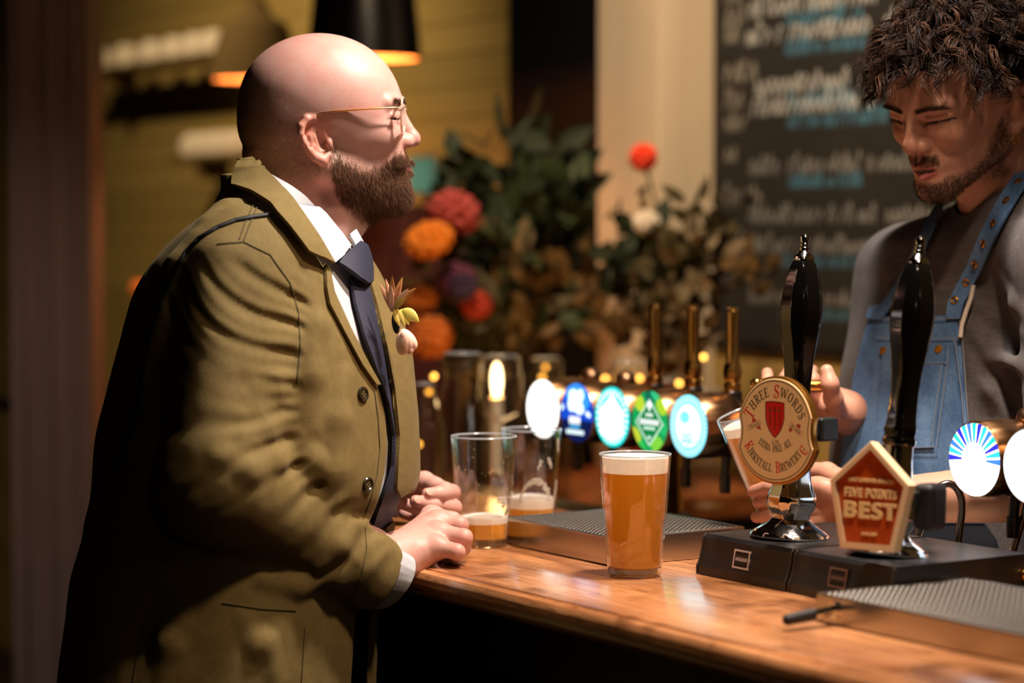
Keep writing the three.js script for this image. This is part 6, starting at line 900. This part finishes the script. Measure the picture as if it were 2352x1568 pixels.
glassThing('water_carafe', 'clear glass bottle half hidden by the jacket front beside the carafe', 'carafe', barTop(975, 3.95), [[0, 0.003], [0.03, 0], [0.034, 0.006], [0.034, 0.09], [0.02, 0.14], [0.016, 0.165], [0.014, 0.165], [0.018, 0.138], [0.032, 0.09], [0.032, 0.008], [0, 0.007]], smoky);
const wine = [[0, 0.001], [0.034, 0.0008], [0.03, 0.004], [0.006, 0.008], [0.0042, 0.02], [0.0042, 0.075], [0.01, 0.085], [0.03, 0.1], [0.04, 0.13], [0.039, 0.16], [0.032, 0.2], [0.031, 0.2], [0.038, 0.16], [0.039, 0.13], [0.029, 0.102], [0.008, 0.088], [0, 0.088]];
glassThing('wine_glass', 'stemmed wine glass beside the carafe with a lit candle behind it', 'wine glass', barTop(1150, 4.15), wine);
glassThing('decanter', 'square-shouldered glass decanter with a stopper behind the left beer tap', 'decanter', onReturn(1254, 900, 4.4), [[0, 0.003], [0.043, 0], [0.046, 0.006], [0.046, 0.15], [0.042, 0.168], [0.022, 0.178], [0.02, 0.2], [0.025, 0.205], [0.03, 0.21], [0.03, 0.255], [0.024, 0.26], [0, 0.26], [0, 0.255], [0.018, 0.2], [0.02, 0.176], [0.04, 0.165], [0.043, 0.15], [0.043, 0.008], [0, 0.008]], smoky);
const flute = [[0, 0.001], [0.028, 0.0008], [0.026, 0.003], [0.005, 0.007], [0.004, 0.06], [0.014, 0.075], [0.024, 0.12], [0.022, 0.2], [0.021, 0.2], [0.0225, 0.12], [0.012, 0.078], [0, 0.075]];
[[1386, 4.3, 'tall stemmed glass behind the third beer tap', 1], [1440, 4.45, 'tall stemmed glass between the third and fourth tap handles', 1.25], [1530, 4.4, 'tall stemmed glass left of the fourth tap handle, far out of focus', 1.1], [1625, 4.3, 'tall stemmed glass left of the fifth tap handle, far out of focus', 1.05]].forEach(([X, d, l, k]) => { const o = glassThing('champagne_flute', l, 'glass', onReturn(X, 900, d), flute); o.scale.setScalar(k); });
{ // lit candle
  const p = onReturn(1141, 900, 4.3), o = thing('candle', 'lit white candle in a low holder behind the wine glass', 'candle', p);
  part('holder', lathe([[0, 0.001], [0.035, 0], [0.036, 0.01], [0.016, 0.016], [0.014, 0.06], [0, 0.06]], 28), M.bronze, o); part('wax', lathe([[0, 0.05], [0.011, 0.05], [0.011, 0.195], [0.008, 0.199], [0, 0.198]], 24), std({ color: 0xf6e9d0, roughness: 0.5 }), o);
  part('flame', ball(1, 0, 0.226, 0, 0.0095, 0.032, 0.0095, 18), std({ color: 0xfff0d0, emissive: 0xffd79a, emissiveIntensity: 9 }), o); const l = point(V(p.x, p.y + 0.226, p.z), 0xffb866, 0.12, 0.4);
}
{ // glowing beads added for the glints of lamps mirrored in the glasses
  const o = thing('added_glints', 'glowing beads added as lamp glints in the glasses at the far end of the bar', 'added glints', V(0, 0, 0)), warm = std({ color: 0xffd9a0, emissive: 0xe8a440, emissiveIntensity: 7 }), at = [[985, 900, 4.25], [996, 864, 4.3], [962, 1020, 4.2], [1252, 843, 4.5], [1246, 866, 4.45], [1440, 752, 4.6], [1601, 868, 4.3], [1616, 820, 4.3], [1470, 868, 4.4], [1560, 880, 4.35], [1390, 870, 4.5]].map(([X, Y, d]) => P(X, Y, d));
  for (const p of at) part('bulb', ball(0.0048, p.x, p.y, p.z, 1, 1, 1, 10), warm, o); const s = at.slice().sort((a, b) => a.x - b.x), pts = []; s.forEach((p, i) => { pts.push(p.clone().add(V(0, 0.006, 0))); if (s[i + 1]) pts.push(p.clone().lerp(s[i + 1], 0.5).add(V(0, -0.02, 0.01))); }); part('wire', tube(pts, 0.0009, 160, 5), M.black, o);
}
{ // maroon curtain and a pale blue card on the wall beyond the man's chest
  const dep = (x) => (T1 - 0.04) / (SB * (x - W / 2) / F + CB), c = P(905, 700, dep(905)), n = 60, hgt = 1.1, pos = [], idx = []; for (let j = 0; j <= 6; j++) for (let i = 0; i <= n; i++) pos.push((i / n - 0.5) * 0.62, hgt / 2 - hgt * j / 6, 0.018 * Math.sin(i * 0.9) + 0.006 * Math.sin(i * 2.3 + j)); for (let j = 0; j < 6; j++) for (let i = 0; i < n; i++) { const a = j * (n + 1) + i; idx.push(a, a + n + 1, a + 1, a + 1, a + n + 1, a + n + 2); }
  const g = new THREE.BufferGeometry(); g.setAttribute('position', new THREE.Float32BufferAttribute(pos, 3)); g.setIndex(idx); g.computeVertexNormals(); const o = thing('curtain', 'dark maroon curtain on the far wall beyond the man\'s chest', 'curtain', V(c.x, 1.0, c.z), BAR_TURN); part('cloth', g, std({ color: 0x3a0f12, roughness: 0.9, side: THREE.DoubleSide }), o); part('rod', cyl(V(-0.34, hgt / 2, 0), V(0.34, hgt / 2, 0), 0.008), M.black, o);
  const q = P(968, 402, dep(968) - 0.03), s = thing('wall_card', 'small pale blue card on the far wall right of the man\'s beard', 'card', q, BAR_TURN); part('card', box(0.13, 0.085, 0.004), std({ color: 0x3f93a8, roughness: 0.7 }), s); part('backing', box(0.14, 0.095, 0.003, 0, 0, -0.004), M.black, s);
}
{ // tall table with a small amber lamp behind the man's back
  const p = P(262, 905, 5.7), h = p.y, t = thing('tall_table', 'tall dark round table in the gloom behind the bald man\'s back', 'table', V(p.x, 0, p.z));
  part('tabletop', lathe([[0, h - 0.03], [0.27, h - 0.03], [0.28, h - 0.015], [0.275, h], [0, h]], 48), M.black, t); part('column', cyl(V(0, 0.02, 0), V(0, h - 0.03, 0), 0.035), M.black, t); part('foot', lathe([[0, 0.03], [0.04, 0.03], [0.22, 0.012], [0.23, 0], [0, 0]].reverse(), 40), M.black, t);
  const q = P(318, 663, 5.7), l = thing('table_lamp', 'small amber glowing table lamp on the tall dark table', 'lamp', V(q.x, h + 0.0005, q.z)), g = q.y - h;
  part('base', lathe([[0, 0], [0.04, 0], [0.04, 0.008], [0.006, 0.014], [0, 0.014]], 28), M.bronze, l); part('stem', cyl(V(0, 0.01, 0), V(0, g - 0.02, 0), 0.004), M.bronze, l); part('bulb', ball(0.02, 0, g, 0, 1, 1, 1, 18), std({ color: 0xd07030, emissive: 0xd05a18, emissiveIntensity: 0.3 }), l);
  point(V(q.x, q.y, q.z), 0xff8a40, 0.004, 0.5);
}
renderer.render(scene, camera);
